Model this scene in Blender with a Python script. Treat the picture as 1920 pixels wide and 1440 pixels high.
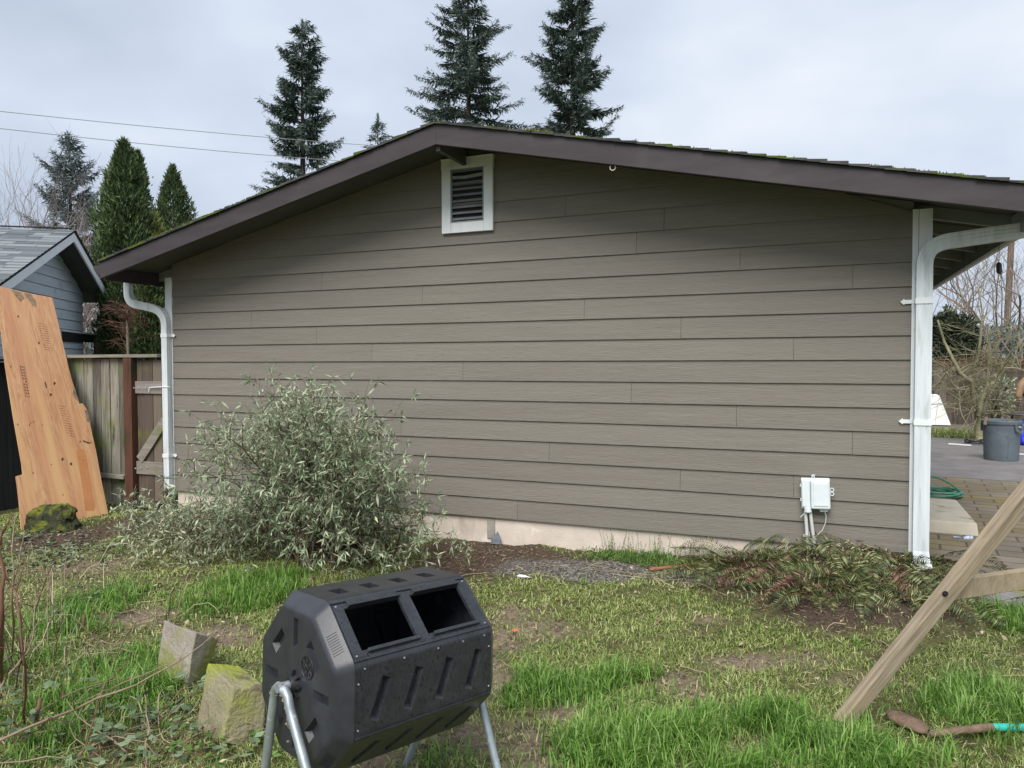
import bpy, math, random
import numpy as np
from mathutils import Vector, Matrix
from mathutils.geometry import tessellate_polygon
for o in list(bpy.data.objects): bpy.data.objects.remove(o)
SC = bpy.context.scene
COL = SC.collection
R = math.radians
random.seed(7); RNG = np.random.default_rng(7)

# ------------------------------------------------------------------ camera
FPX = 1375.52                      # focal length in pixels of a 1920 px wide picture
YAW, PITCH, ROLL = 0.391126, 0.0297983, -0.00239585
CAM = Vector((6.551024, -6.084727, 1.55))
fw = Vector((-math.sin(YAW)*math.cos(PITCH), math.cos(YAW)*math.cos(PITCH), -math.sin(PITCH)))
r0 = Vector((math.cos(YAW), math.sin(YAW), 0)); u0 = r0.cross(fw)
rt = r0*math.cos(ROLL) + u0*math.sin(ROLL); up = -r0*math.sin(ROLL) + u0*math.cos(ROLL)
cd = bpy.data.cameras.new('camera'); cam = bpy.data.objects.new('camera', cd); COL.objects.link(cam)
cd.sensor_fit = 'HORIZONTAL'; cd.sensor_width = 36; cd.lens = 36*FPX/1920
cd.clip_start = 0.05; cd.clip_end = 3000
mw = Matrix((rt, up, -fw)).transposed().to_4x4(); mw.translation = CAM; cam.matrix_world = mw
SC.camera = cam
# ------------------------------------------------------------------ sky, sun, exposure
SUN_EL, SUN_AZ = R(50), R(176)     # direction the light comes from (azimuth clockwise from +Y)
w = bpy.data.worlds.new("World"); SC.world = w; w.use_nodes = True
nt = w.node_tree; nt.nodes.clear(); N = nt.nodes.new; Lk = nt.links.new
sky = N('ShaderNodeTexSky'); sky.sky_type = 'NISHITA'; sky.sun_disc = False
sky.sun_elevation = SUN_EL; sky.sun_rotation = SUN_AZ; sky.dust_density = 3
tc = N('ShaderNodeTexCoord'); mp = N('ShaderNodeMapping'); mp.inputs['Scale'].default_value = (1.1, 1.1, 2.4)
no = N('ShaderNodeTexNoise'); no.inputs['Scale'].default_value = 2.1; no.inputs['Detail'].default_value = 5; no.inputs['Roughness'].default_value = .45
cr = N('ShaderNodeValToRGB'); ce = cr.color_ramp
ce.elements[0].position = .30; ce.elements[0].color = (5.4, 6.25, 7.6, 1)
ce.elements[1].position = .70; ce.elements[1].color = (9.3, 9.8, 10.5, 1)
e = ce.elements.new(.5); e.color = (7.1, 7.95, 9.3, 1)
sm = N('ShaderNodeMixRGB'); sm.inputs[0].default_value = .93
bg = N('ShaderNodeBackground'); bg.inputs[1].default_value = 0.080
wo = N('ShaderNodeOutputWorld')
Lk(tc.outputs['Generated'], mp.inputs[0]); Lk(mp.outputs[0], no.inputs[0]); Lk(no.outputs[0], cr.inputs[0])
Lk(sky.outputs[0], sm.inputs[1]); Lk(cr.outputs[0], sm.inputs[2]); Lk(sm.outputs[0], bg.inputs[0]); Lk(bg.outputs[0], wo.inputs[0])
sd = bpy.data.lights.new('sun', 'SUN'); sd.energy = 3.2; sd.angle = R(38); sd.color = (1, .965, .92)
so = bpy.data.objects.new('sun', sd); COL.objects.link(so)
sdir = Vector((math.sin(SUN_AZ)*math.cos(SUN_EL), math.cos(SUN_AZ)*math.cos(SUN_EL), math.sin(SUN_EL)))
so.rotation_euler = sdir.to_track_quat('Z', 'Y').to_euler()
SC.view_settings.view_transform = 'Standard'; SC.view_settings.look = 'None'
SC.view_settings.exposure = 0.34; SC.view_settings.gamma = 1
SC.render.engine = 'CYCLES'; SC.cycles.max_bounces = 6

# ------------------------------------------------------------------ helpers
def ray(x, y): return fw + rt*((x-960)/FPX) - up*((y-720)/FPX)
def atz(x, y, z): d = ray(x, y); return CAM + d*((z-CAM.z)/d.z)
def aty(x, y, Y): d = ray(x, y); return CAM + d*((Y-CAM.y)/d.y)
def atx(x, y, X): d = ray(x, y); return CAM + d*((X-CAM.x)/d.x)
def atd(x, y, D): return CAM + ray(x, y)*D
GZ = -0.08
def ss(a, b, t):
    t = np.clip((t-a)/(b-a), 0, 1); return t*t*(3-2*t)
def hgt(x, y):
    x = np.asarray(x, float); y = np.asarray(y, float)
    wl = np.interp(x, [-2, 0, 3.8, 5.0, 5.8, 6.6, 7.2, 7.6], [-.08, -.09, -.105, -.10, -.055, .01, .04, -.03])
    k = ss(-1.5, -.1, y)
    h = GZ*(1-k) + wl*k
    h = h + .012*np.sin(x*3.1+y*1.7)+.009*np.sin(x*7.3-y*5.1+1)+.006*np.sin(x*13+y*11+2)
    far = np.maximum(ss(.2, 1.2, y), ss(7.3, 7.7, x)*ss(-.9, -.3, y))
    return h*(1-far) - .05*far
def gz(x, y): return float(hgt(x, y))
def P3(x, y): p = atz(x, y, GZ); return Vector((p.x, p.y, gz(p.x, p.y)))

class MB:
    def __init__(s): s.v = []; s.f = []; s.sm = []
    def face(s, pts, smooth=False):
        n = len(s.v); s.v += [tuple(p) for p in pts]; s.f.append(tuple(range(n, n+len(pts)))); s.sm.append(smooth)
    def box(s, c, size, rot=None):
        c = Vector(c); hx, hy, hz = size[0]/2, size[1]/2, size[2]/2; n = len(s.v)
        for dx in (-hx, hx):
            for dy in (-hy, hy):
                for dz in (-hz, hz):
                    p = Vector((dx, dy, dz))
                    if rot is not None: p = rot @ p
                    s.v.append(tuple(c+p))
        for f in ((0,1,3,2),(4,6,7,5),(0,4,5,1),(2,3,7,6),(0,2,6,4),(1,5,7,3)): s.f.append(tuple(n+i for i in f)); s.sm.append(False)
        return s
    def bar(s, a, b, w_, t_, upv=(0,0,1)):
        a = Vector(a); b = Vector(b); d = (b-a); L = d.length; d.normalize(); u = Vector(upv)
        n = d.cross(u); n = n.normalized() if n.length > 1e-4 else Vector((1,0,0)); u = n.cross(d)
        s.box((a+b)/2, (L, w_, t_), Matrix((d, n, u)).transposed()); return s
    def tube(s, pts, rad, k=8, cap=True, smooth=True):
        pts = [Vector(p) for p in pts]; m = len(pts); rs = rad if hasattr(rad, '__len__') else [rad]*m
        n0 = len(s.v); pv = None
        for i, p in enumerate(pts):
            d = (pts[min(i+1, m-1)]-pts[max(i-1, 0)]).normalized()
            if pv is None: a = d.orthogonal().normalized()
            else: a = (pv - d*pv.dot(d)); a = a.normalized() if a.length > 1e-5 else d.orthogonal().normalized()
            pv = a; b = d.cross(a)
            for j in range(k):
                t = 2*math.pi*j/k; s.v.append(tuple(p + (a*math.cos(t)+b*math.sin(t))*rs[i]))
        for i in range(m-1):
            for j in range(k):
                s.f.append((n0+i*k+j, n0+i*k+(j+1) % k, n0+(i+1)*k+(j+1) % k, n0+(i+1)*k+j)); s.sm.append(smooth)
        if cap:
            s.f.append(tuple(n0+j for j in reversed(range(k)))); s.sm.append(False)
            s.f.append(tuple(n0+(m-1)*k+j for j in range(k))); s.sm.append(False)
        return s
    def prism(s, poly, ext):
        ext = Vector(ext); poly = [Vector(p) for p in poly]; n = len(poly)
        tri = tessellate_polygon([poly]); b = len(s.v)
        s.v += [tuple(p) for p in poly]+[tuple(p+ext) for p in poly]
        for t in tri:
            s.f.append((b+t[0], b+t[1], b+t[2])); s.f.append((b+n+t[2], b+n+t[1], b+n+t[0])); s.sm += [False, False]
        for i in range(n):
            j = (i+1) % n; s.f.append((b+i, b+j, b+n+j, b+n+i)); s.sm.append(False)
        return s
    def section(s, pts, prof, upv):      # sweep a closed 2-D profile (n,u) along pts
        pts = [Vector(p) for p in pts]; m = len(pts); k = len(prof); n0 = len(s.v)
        for i, p in enumerate(pts):
            d = (pts[min(i+1, m-1)]-pts[max(i-1, 0)]).normalized()
            nn = Vector(upv); nn = (nn - d*nn.dot(d)).normalized(); b = d.cross(nn)
            for (a_, c_) in prof: s.v.append(tuple(p+b*a_+nn*c_))
        for i in range(m-1):
            for j in range(k):
                s.f.append((n0+i*k+j, n0+i*k+(j+1) % k, n0+(i+1)*k+(j+1) % k, n0+(i+1)*k+j)); s.sm.append(False)
        s.f.append(tuple(n0+j for j in reversed(range(k)))); s.sm.append(False)
        s.f.append(tuple(n0+(m-1)*k+j for j in range(k))); s.sm.append(False)
        return s
    def build(s, name, m, parent=None, bevel=0, org=None, fix=True):
        return link_mesh(name, np.array(s.v, dtype=np.float32), s.f, m, parent, s.sm, bevel, org, fix)
def org_of(o):
    return o.get('_o', (0, 0, 0)) if False else ORG.get(o.name, Vector((0, 0, 0)))
ORG = {}
def link_mesh(name, V, F, m, parent=None, sm=None, bevel=0, org=None, fix=False):
    me = bpy.data.meshes.new(name); V = np.asarray(V, np.float64).reshape(-1, 3)
    if parent is not None: o0 = ORG[parent.name]
    elif org is not None: o0 = Vector(org)
    else: o0 = Vector((V[:, 0].mean(), V[:, 1].mean(), V[:, 2].min()))
    me.from_pydata((V-np.array(o0)).tolist(), [], F)
    if fix:
        import bmesh
        bm = bmesh.new(); bm.from_mesh(me); bmesh.ops.remove_doubles(bm, verts=bm.verts, dist=1e-6)
        bmesh.ops.recalc_face_normals(bm, faces=bm.faces)
        bm.to_mesh(me); bm.free()
    elif sm is not None and len(sm) == len(me.polygons): me.polygons.foreach_set('use_smooth', sm)
    if fix and sm is not None and any(sm):
        me.polygons.foreach_set('use_smooth', [True]*len(me.polygons)); me.set_sharp_from_angle(angle=R(35))
    me.update()
    if m is not None: me.materials.append(m)
    o = bpy.data.objects.new(name, me); COL.objects.link(o)
    ORG[o.name] = o0
    if parent is not None: o.parent = parent
    else: o.location = o0
    if bevel:
        b = o.modifiers.new('bevel', 'BEVEL'); b.width = bevel; b.segments = 2; b.limit_method = 'ANGLE'
    return o
def npmesh(name, V, k, m, parent=None, org=None):
    """V: (n*k,3) vertices, every k of them one polygon."""
    n = len(V)//k
    me = bpy.data.meshes.new(name)
    if parent is not None: o0 = ORG[parent.name]
    elif org is not None: o0 = Vector(org)
    else: o0 = Vector((float(V[:, 0].mean()), float(V[:, 1].mean()), float(V[:, 2].min())))
    V = V - np.array(o0)
    me.vertices.add(n*k); me.vertices.foreach_set('co', V.astype(np.float32).ravel())
    me.loops.add(n*k); me.loops.foreach_set('vertex_index', np.arange(n*k, dtype=np.int32))
    me.polygons.add(n); me.polygons.foreach_set('loop_start', np.arange(0, n*k, k, dtype=np.int32))
    me.update(calc_edges=True); me.validate()
    me.materials.append(m)
    o = bpy.data.objects.new(name, me); COL.objects.link(o); ORG[o.name] = o0
    if parent is not None: o.parent = parent
    else: o.location = o0
    return o
def npmesh_ix(name, V, F, m, parent=None, org=None):
    """indexed quads: F (n,4)"""
    me = bpy.data.meshes.new(name)
    if parent is not None: o0 = ORG[parent.name]
    elif org is not None: o0 = Vector(org)
    else: o0 = Vector((float(V[:, 0].mean()), float(V[:, 1].mean()), float(V[:, 2].min())))
    V = V-np.array(o0); k = F.shape[1]
    me.vertices.add(len(V)); me.vertices.foreach_set('co', V.astype(np.float32).ravel())
    me.loops.add(F.size); me.loops.foreach_set('vertex_index', F.astype(np.int32).ravel())
    me.polygons.add(len(F)); me.polygons.foreach_set('loop_start', np.arange(0, F.size, k, dtype=np.int32))
    me.update(calc_edges=True)
    me.materials.append(m)
    o = bpy.data.objects.new(name, me); COL.objects.link(o); ORG[o.name] = o0
    if parent is not None: o.parent = parent
    else: o.location = o0
    return o
def tag(o, label=None, cat=None, group=None, kind=None):
    if label: o['label'] = label
    if cat: o['category'] = cat
    if group: o['group'] = group
    if kind: o['kind'] = kind
    return o
def thing(name, loc, label, cat, group=None):
    o = bpy.data.objects.new(name, None); COL.objects.link(o); o.location = loc; o.empty_display_size = .1
    ORG[o.name] = Vector(loc); return tag(o, label, cat, group)

# ------------------------------------------------------------------ materials
def col(c): return (c[0], c[1], c[2], 1)
def setmap(nd, s, frame):
    if frame is None: nd.inputs['Scale'].default_value = s; return
    nd.vector_type = 'TEXTURE'; nd.inputs['Rotation'].default_value = frame.to_euler(); nd.inputs['Scale'].default_value = tuple(1/v for v in s)
def mat(name, ramp, scale=4, stretch=(1,1,1), rough=.8, bump=.0, bscale=None, bstretch=None, detail=6, island=0.0,
        patch=None, metal=0, spec=.4, trans=0, dist=0, nrough=.6, contrast=(.3, .7), frame=None):
    """procedural material: noise -> colour ramp, optional second noise patches [(colour, scale, lo, hi)], bump."""
    m = bpy.data.materials.new(name); m.use_nodes = True; t = m.node_tree; t.nodes.clear(); n = t.nodes.new; l = t.links.new
    out = n('ShaderNodeOutputMaterial'); b = n('ShaderNodeBsdfPrincipled')
    b.inputs['Roughness'].default_value = rough; b.inputs['Metallic'].default_value = metal; b.inputs['Specular IOR Level'].default_value = spec
    tcn = n('ShaderNodeTexCoord'); mpn = n('ShaderNodeMapping'); setmap(mpn, stretch, frame)
    l(tcn.outputs['Object'], mpn.inputs[0])
    nz = n('ShaderNodeTexNoise'); nz.inputs['Scale'].default_value = scale; nz.inputs['Detail'].default_value = detail
    nz.inputs['Roughness'].default_value = nrough; nz.inputs['Distortion'].default_value = dist
    l(mpn.outputs[0], nz.inputs[0]); fac = nz.outputs[0]
    rp = n('ShaderNodeValToRGB'); els = rp.color_ramp.elements
    k = len(ramp)
    lo, hi = contrast if island == 0 else (contrast[0], contrast[1])
    for i, c in enumerate(ramp):
        ps = lo+(hi-lo)*i/max(k-1, 1)
        if i == 0: els[0].position = ps; els[0].color = col(c)
        elif i == 1 and k > 1: els[1].position = ps; els[1].color = col(c)
        else: ee = els.new(ps); ee.color = col(c)
    if k == 1: els[1].color = col(ramp[0])
    if island:
        g = n('ShaderNodeNewGeometry'); mx = n('ShaderNodeMix'); mx.inputs[0].default_value = island
        l(fac, mx.inputs[2]); l(g.outputs['Random Per Island'], mx.inputs[3]); fac = mx.outputs[0]
    l(fac, rp.inputs[0]); cout = rp.outputs[0]
    for pc in (patch or []):
        c2, sc2, lo2, hi2 = pc[:4]
        n2 = n('ShaderNodeTexNoise'); n2.inputs['Scale'].default_value = sc2; n2.inputs['Detail'].default_value = 5
        mp2 = n('ShaderNodeMapping'); setmap(mp2, pc[4] if len(pc) > 4 else (1,1,1), frame); mp2.inputs['Location'].default_value = (sc2, 3.1*sc2, 1.7)
        l(tcn.outputs['Object'], mp2.inputs[0]); l(mp2.outputs[0], n2.inputs[0])
        r2 = n('ShaderNodeMapRange'); r2.inputs[1].default_value = lo2; r2.inputs[2].default_value = hi2
        l(n2.outputs[0], r2.inputs[0]); mm = n('ShaderNodeMixRGB'); l(r2.outputs[0], mm.inputs[0]); l(cout, mm.inputs[1]); mm.inputs[2].default_value = col(c2); cout = mm.outputs[0]
    l(cout, b.inputs['Base Color'])
    if bump:
        nb = n('ShaderNodeTexNoise'); nb.inputs['Scale'].default_value = bscale or scale*3; nb.inputs['Detail'].default_value = 5
        mpb = n('ShaderNodeMapping'); setmap(mpb, bstretch or stretch, frame); l(tcn.outputs['Object'], mpb.inputs[0]); l(mpb.outputs[0], nb.inputs[0])
        bp = n('ShaderNodeBump'); bp.inputs['Strength'].default_value = min(bump, 1); bp.inputs['Distance'].default_value = .02*bump
        l(nb.outputs[0], bp.inputs['Height']); l(bp.outputs[0], b.inputs['Normal'])
    sh = b.outputs[0]
    if trans:
        tr = n('ShaderNodeBsdfTranslucent'); l(cout, tr.inputs[0]); ms = n('ShaderNodeMixShader'); ms.inputs[0].default_value = trans
        l(sh, ms.inputs[1]); l(tr.outputs[0], ms.inputs[2]); sh = ms.outputs[0]
    l(sh, out.inputs[0]); m['nodes'] = 1
    return m

TAUPE = [(.184,.166,.139), (.204,.185,.156), (.222,.203,.172)]
m_siding = mat('fibre_cement_taupe', TAUPE, 2.2, (.5,1,14), .75, .55, 8, (1.1,1,30), island=.18, dist=.6, patch=[((.190,.173,.147), 1.1, .52, .75, (.4,1,1)), ((.230,.211,.180), 6, .6, .8, (.3,1,6))])
m_white = mat('white_trim_paint', [(.70,.73,.74), (.80,.83,.83)], 6, (1,1,.3), .55, .05, 60, patch=[((.52,.55,.52), 3, .58, .85, (3,3,.6))])
m_gutter = mat('white_aluminium', [(.56,.60,.62), (.72,.77,.79)], 3, (6,6,.5), .4, .05, 40, patch=[((.42,.45,.43), 6, .55, .8, (4,4,.5)), ((.33,.33,.29), 2.2, .6, .78, (8,8,.7))], spec=.5)
m_gutgrey = mat('weathered_gutter_paint', [(.46,.49,.49), (.62,.65,.64)], 5, (1,1,1), .5, .1, 60, patch=[((.33,.35,.32), 12, .55, .8)])
m_brown = mat('dark_brown_fascia', [(.036,.029,.032), (.058,.047,.051)], 3, (.6,1,3), .6, .12, 30, patch=[((.10,.088,.088), 2.3, .55, .75, (.5,1,1))])
m_soffit = mat('soffit_paint', [(.065,.068,.064), (.10,.104,.096)], 3, (1,1,1), .7, .1, 30)
m_rafter = mat('rafter_paint', [(.20,.22,.20), (.30,.32,.29)], 3, (1,4,1), .6, .1, 30)
m_found = mat('foundation_concrete', [(.56,.475,.40), (.72,.63,.55)], 3, (1,1,1), .9, .35, 60, patch=[((.42,.36,.30), 4, .6, .75, (1,1,.4)), ((.78,.71,.64), 7, .6, .7)])
m_shing = mat('roof_shingle', [(.035,.035,.033), (.09,.088,.08)], 14, (1,1,1), .95, .5, 80, island=.4, patch=[((.07,.10,.02), 5, .5, .62)])
m_moss = mat('roof_moss', [(.045,.055,.02), (.10,.115,.028), (.26,.29,.045)], 30, (1,1,1), 1, .6, 90)
m_vent = mat('vent_slats', [(.20,.215,.23), (.30,.32,.335)], 8, (1,1,1), .5, .05, 40)
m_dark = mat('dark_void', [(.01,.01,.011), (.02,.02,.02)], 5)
m_neigh = mat('neighbour_siding', [(.52,.58,.63), (.62,.68,.73)], 2, (1,1,4), .7, .15, 30, island=.2, patch=[((.30,.34,.38), 3, .6, .8)])
m_nroof = mat('neighbour_shingle', [(.10,.115,.125), (.22,.24,.25)], 3, (1,1,1), .95, .3, 60, island=.8)
m_ntrim = mat('neighbour_trim', [(.80,.83,.86), (.86,.88,.90)], 6, (1,1,1), .6)
m_fence = mat('weathered_fence', [(.045,.040,.034), (.14,.13,.105), (.29,.27,.215)], 2.6, (7,7,.55), .9, .45, 5, (14,14,.8), island=.3, dist=1.2, patch=[((.13,.16,.03), 2.2, .52, .68, (1,1,1.2)), ((.045,.04,.035), 5, .6, .75, (3,3,.6))])
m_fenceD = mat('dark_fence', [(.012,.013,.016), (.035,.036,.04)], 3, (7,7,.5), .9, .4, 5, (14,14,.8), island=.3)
m_gate = mat('gate_boards', [(.04,.028,.024), (.085,.062,.05), (.16,.13,.10)], 2.6, (6,6,.5), .9, .4, 5, (14,14,.8), island=.55, dist=1, patch=[((.12,.14,.02), 3, .56, .68)])
m_post = mat('reddish_post', [(.055,.022,.012), (.12,.052,.03)], 3, (6,6,.6), .85, .4, 6, (14,14,.8), patch=[((.03,.035,.012), 4, .55, .7)])
m_rail = mat('grey_rail', [(.16,.14,.115), (.30,.275,.235)], 3, (.6,6,8), .9, .35, 6, (1,14,14), dist=1, patch=[((.15,.17,.04), 4, .55, .7)])
m_bolt = mat('zinc_bolt', [(.45,.43,.38), (.6,.58,.52)], 30, metal=.6, rough=.45)
m_timber = mat('weathered_timber', [(.19,.15,.11), (.31,.255,.19), (.42,.36,.28)], 3.5, (.7,9,9), .85, .4, 5, (1.2,22,22), dist=1.2, patch=[((.14,.115,.09), 6, .58, .75, (.5,3,3))])
m_black = mat('black_plastic', [(.013,.014,.016), (.021,.023,.026)], 30, (1,1,1), .42, .12, 120, spec=.5)
m_conc = mat('mossy_concrete', [(.23,.20,.165), (.40,.355,.30)], 5, (1,1,1), .95, .6, 60, patch=[((.20,.22,.035), 4, .45, .62)])
m_concm = mat('green_concrete', [(.20,.175,.11), (.33,.30,.19)], 4, (1,1,1), .95, .7, 60, patch=[((.27,.30,.045), 3.2, .46, .60), ((.14,.12,.08), 9, .6, .7)])
m_mossb = mat('mossy_stone', [(.018,.02,.012), (.05,.055,.02)], 9, (1,1,1), .95, .8, 60, patch=[((.13,.14,.015), 7, .5, .62)])
m_galv = mat('galvanised_tube', [(.30,.34,.36), (.46,.51,.54)], 20, (1,1,.4), .42, .05, 80, metal=.55, patch=[((.55,.60,.62), 40, .62, .66)])
m_mud = mat('dried_leaf_mud', [(.18,.14,.10), (.45,.38,.30)], 40, (1,1,1), .95, .8, 90)

def grad_patch(): pass

# ------------------------------------------------------------------ ground zones
def zone(px, py, rx, ry):
    p = P3(px, py); D = (p-CAM).dot(fw)
    return (p.x, p.y, rx*D/FPX, ry*D*D/(FPX*1.6))
def zmask(zs, x, y, soft=.35, wob=.25):
    x = np.asarray(x, float); y = np.asarray(y, float); m = np.zeros_like(x)
    wx = .10*np.sin(x*9+y*4)+.06*np.sin(x*21-y*17+2); wy = .10*np.sin(y*10-x*6+1)+.06*np.sin(x*19+y*23)
    c, s = math.cos(YAW), math.sin(YAW)
    for (cx, cy, a, b) in zs:
        dx = x-cx; dy = y-cy; u = (dx*c+dy*s)/a; v = (-dx*s+dy*c)/b
        d = np.sqrt(u*u+v*v) + wob*(wx+wy)*4*.35
        m = np.maximum(m, 1-ss(1-soft, 1+soft, d))
    return m
SOIL = [zone(*z) for z in ((955,1150,45,24),(1010,1178,70,22),(925,1265,38,40),(940,1190,40,25),(1285,1290,52,32),(1390,1238,90,20),(1060,1335,36,20),
        (890,1375,70,45),(985,1385,60,40),(255,1155,70,20),(420,1190,70,22),(1000,1428,70,18),(1500,1230,60,16),(1330,1160,40,10),(1640,1275,70,16),(700,1420,90,30),(160,1060,90,18))]
BARK = [zone(*z) for z in ((930,1040,120,30),(1060,1058,150,26),(860,1060,90,24),(1440,1090,130,50),(1600,1130,200,55),(900,1025,120,20),(250,985,90,22),(120,1010,90,25),(1850,1150,90,35))]
GRAV = [zone(*z) for z in ((1130,1072,150,20),(1020,1062,90,16),(1270,1080,110,16))]
LUSH = [zone(*z) for z in ((1180,1300,170,34),(1080,1320,40,30),(1290,1410,330,60),(1700,1410,300,62),(1480,1370,120,40),(1850,1330,120,40),(190,1300,120,90),(110,1180,90,90),(300,1280,70,60),
        (450,1112,110,40),(520,1100,70,35),(1000,1290,70,30),(1140,1360,60,40),(1895,1172,55,30),(860,1420,60,20),(1020,1300,50,25),(1200,1045,70,8),(1900,1400,200,80))]
LITT = [zone(*z) for z in ((180,1080,200,90),(60,1120,120,120),(330,1180,120,60),(230,1400,260,80),(700,1090,200,40),(560,1120,200,30))]

# ground sheet, fine where the yard is and coarse out to the horizon
def axis_pts(a, b, step, lo, hi):
    v = list(np.arange(a, b, step)); s_ = step*2; q = a
    L_ = []
    while q > lo: q -= s_; s_ *= 1.35; L_.append(max(q, lo))
    H_ = []; q = v[-1]; s_ = step*2
    while q < hi: q += s_; s_ *= 1.35; H_.append(min(q, hi))
    return np.array(L_[::-1]+v+H_)
gx = axis_pts(-2.0, 9.0, .035, -400, 400); gy = axis_pts(-6.2, 1.0, .035, -300, 600)
GX, GY = np.meshgrid(gx, gy); Hh = hgt(GX, GY)
msoil = zmask(SOIL, GX, GY, .6)*.9; mbark = zmask(BARK, GX, GY); mgrav = zmask(GRAV, GX, GY); mlush = zmask(LUSH, GX, GY); mlitt = zmask(LITT, GX, GY)
Hh = Hh - .018*msoil + .012*mbark + RNG.normal(0, .0035, Hh.shape)*(np.abs(GX-3.5) < 5.6)*(np.abs(GY+2.6) < 3.7)
nx, ny = len(gx), len(gy)
V = np.stack([GX.ravel(), GY.ravel(), Hh.ravel()], 1); ii = np.arange(nx*ny).reshape(ny, nx)
F = np.stack([ii[:-1,:-1].ravel(), ii[:-1,1:].ravel(), ii[1:,1:].ravel(), ii[1:,:-1].ravel()], 1)
def ground_mat():
    m = bpy.data.materials.new('lawn_soil'); m.use_nodes = True; t = m.node_tree; t.nodes.clear(); n = t.nodes.new; l = t.links.new
    out = n('ShaderNodeOutputMaterial'); b = n('ShaderNodeBsdfPrincipled'); b.inputs['Roughness'].default_value = .95; b.inputs['Specular IOR Level'].default_value = .25
    tc = n('ShaderNodeTexCoord')
    def noise(s, d=7, r_=.65):
        z = n('ShaderNodeTexNoise'); z.inputs['Scale'].default_value = s; z.inputs['Detail'].default_value = d; z.inputs['Roughness'].default_value = r_; l(tc.outputs['Object'], z.inputs[0]); return z.outputs[0]
    def ramp(f, cs, lo=.3, hi=.7):
        r_ = n('ShaderNodeValToRGB'); e_ = r_.color_ramp.elements
        for i, c in enumerate(cs):
            p_ = lo+(hi-lo)*i/(len(cs)-1)
            if i < 2: e_[i].position = p_; e_[i].color = col(c)
            else: q = e_.new(p_); q.color = col(c)
        l(f, r_.inputs[0]); return r_.outputs[0]
    def mix(f, a, b_):
        q = n('ShaderNodeMixRGB'); l(f, q.inputs[0]); l(a, q.inputs[1]); l(b_, q.inputs[2]); return q.outputs[0]
    a = n('ShaderNodeAttribute'); a.attribute_name = 'zone'; sp = n('ShaderNodeSeparateColor'); l(a.outputs['Color'], sp.inputs[0])
    n1 = noise(9); n2 = noise(45); n3 = noise(2.2, 4)
    base = ramp(n1, [(.045,.040,.022), (.095,.095,.036), (.17,.175,.07)])
    soil = ramp(n2, [(.10,.072,.052), (.22,.165,.12), (.33,.26,.20)])
    bark = ramp(n2, [(.028,.018,.013), (.075,.05,.036), (.14,.10,.08)])
    vo = n('ShaderNodeTexVoronoi'); vo.inputs['Scale'].default_value = 55; l(tc.outputs['Object'], vo.inputs[0])
    gr = ramp(vo.outputs['Color'], [(.045,.04,.036), (.13,.12,.11), (.27,.26,.245)], .1, .9)
    c = mix(sp.outputs[0], base, soil); c = mix(sp.outputs[2], c, bark); c = mix(sp.outputs[1], c, gr)
    l(c, b.inputs['Base Color'])
    bp = n('ShaderNodeBump'); bp.inputs['Strength'].default_value = .8; bp.inputs['Distance'].default_value = .012; l(n2, bp.inputs['Height']); l(bp.outputs[0], b.inputs['Normal'])
    l(b.outputs[0], out.inputs[0]); return m
g = npmesh_ix('ground', V, F, ground_mat(), org=(0,0,0)); tag(g, kind='structure')
at = g.data.color_attributes.new('zone', 'FLOAT_COLOR', 'POINT')
at.data.foreach_set('color', np.stack([msoil.ravel(), (mgrav*.9).ravel(), mbark.ravel(), np.ones(nx*ny)], 1).astype(np.float32).ravel())
g.data.polygons.foreach_set('use_smooth', [True]*len(g.data.polygons))

# ------------------------------------------------------------------ driveway, paving, verge behind the garage corner
m_asph = mat('asphalt', [(.15,.135,.13), (.215,.20,.195)], 3, (1,1,1), .7, .3, 90, patch=[((.26,.25,.25), 1.2, .55, .75), ((.10,.09,.085), 2.5, .62, .8)])
def paving_mat():
    m = mat('mossy_pavers', [(.15,.125,.093), (.25,.215,.168)], 2.5, (1,1,1), .85, .4, 50, patch=[((.21,.165,.07), 1.3, .45, .62), ((.33,.18,.05), 1.9, .60, .72), ((.13,.16,.04), 3, .62, .75)])
    t = m.node_tree; n = t.nodes.new; l = t.links.new
    b = [q for q in t.nodes if q.type == 'BSDF_PRINCIPLED'][0]; src = b.inputs['Base Color'].links[0].from_socket
    br = n('ShaderNodeTexBrick'); br.inputs['Scale'].default_value = 1; br.inputs['Brick Width'].default_value = .40; br.inputs['Row Height'].default_value = .20
    br.inputs['Mortar Size'].default_value = .012; br.inputs['Mortar Smooth'].default_value = .4
    br.inputs['Color1'].default_value = (1,1,1,1); br.inputs['Color2'].default_value = (.8,.8,.8,1); br.inputs['Mortar'].default_value = (.42,.38,.30,1)
    tc = n('ShaderNodeTexCoord'); mp = n('ShaderNodeMapping'); mp.inputs['Rotation'].default_value = (0,0,R(6)); l(tc.outputs['Object'], mp.inputs[0]); l(mp.outputs[0], br.inputs[0])
    mx = n('ShaderNodeMixRGB'); mx.blend_type = 'MULTIPLY'; mx.inputs[0].default_value = 1; l(src, mx.inputs[1]); l(br.outputs[0], mx.inputs[2]); l(mx.outputs[0], b.inputs['Base Color'])
    return m
def sheet(name, poly, z, m, t=.03):
    mb = MB(); mb.prism([(x, y, z-t) for x, y in poly], (0,0,t)); o = mb.build(name, m, org=(0,0,0)); return tag(o, kind='structure')
sheet('driveway', [(7.3,5.25),(30,3.6),(30,10.9),(9.6,10.95),(7.3,10.9)], .0, m_asph, .045)
sheet('paving', [(7.27,-.05),(7.8,-.12),(13,-.3),(13,4.9),(7.27,5.24)], -.004, paving_mat(), .04)
m_verge = mat('verge_soil', [(.10,.085,.06), (.19,.165,.13)], 8, bump=.6, bscale=40)
sheet('soil_bed', [(7.3,10.96),(30,10.9),(30,16),(7.3,16)], -.01, m_verge, .03)

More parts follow.
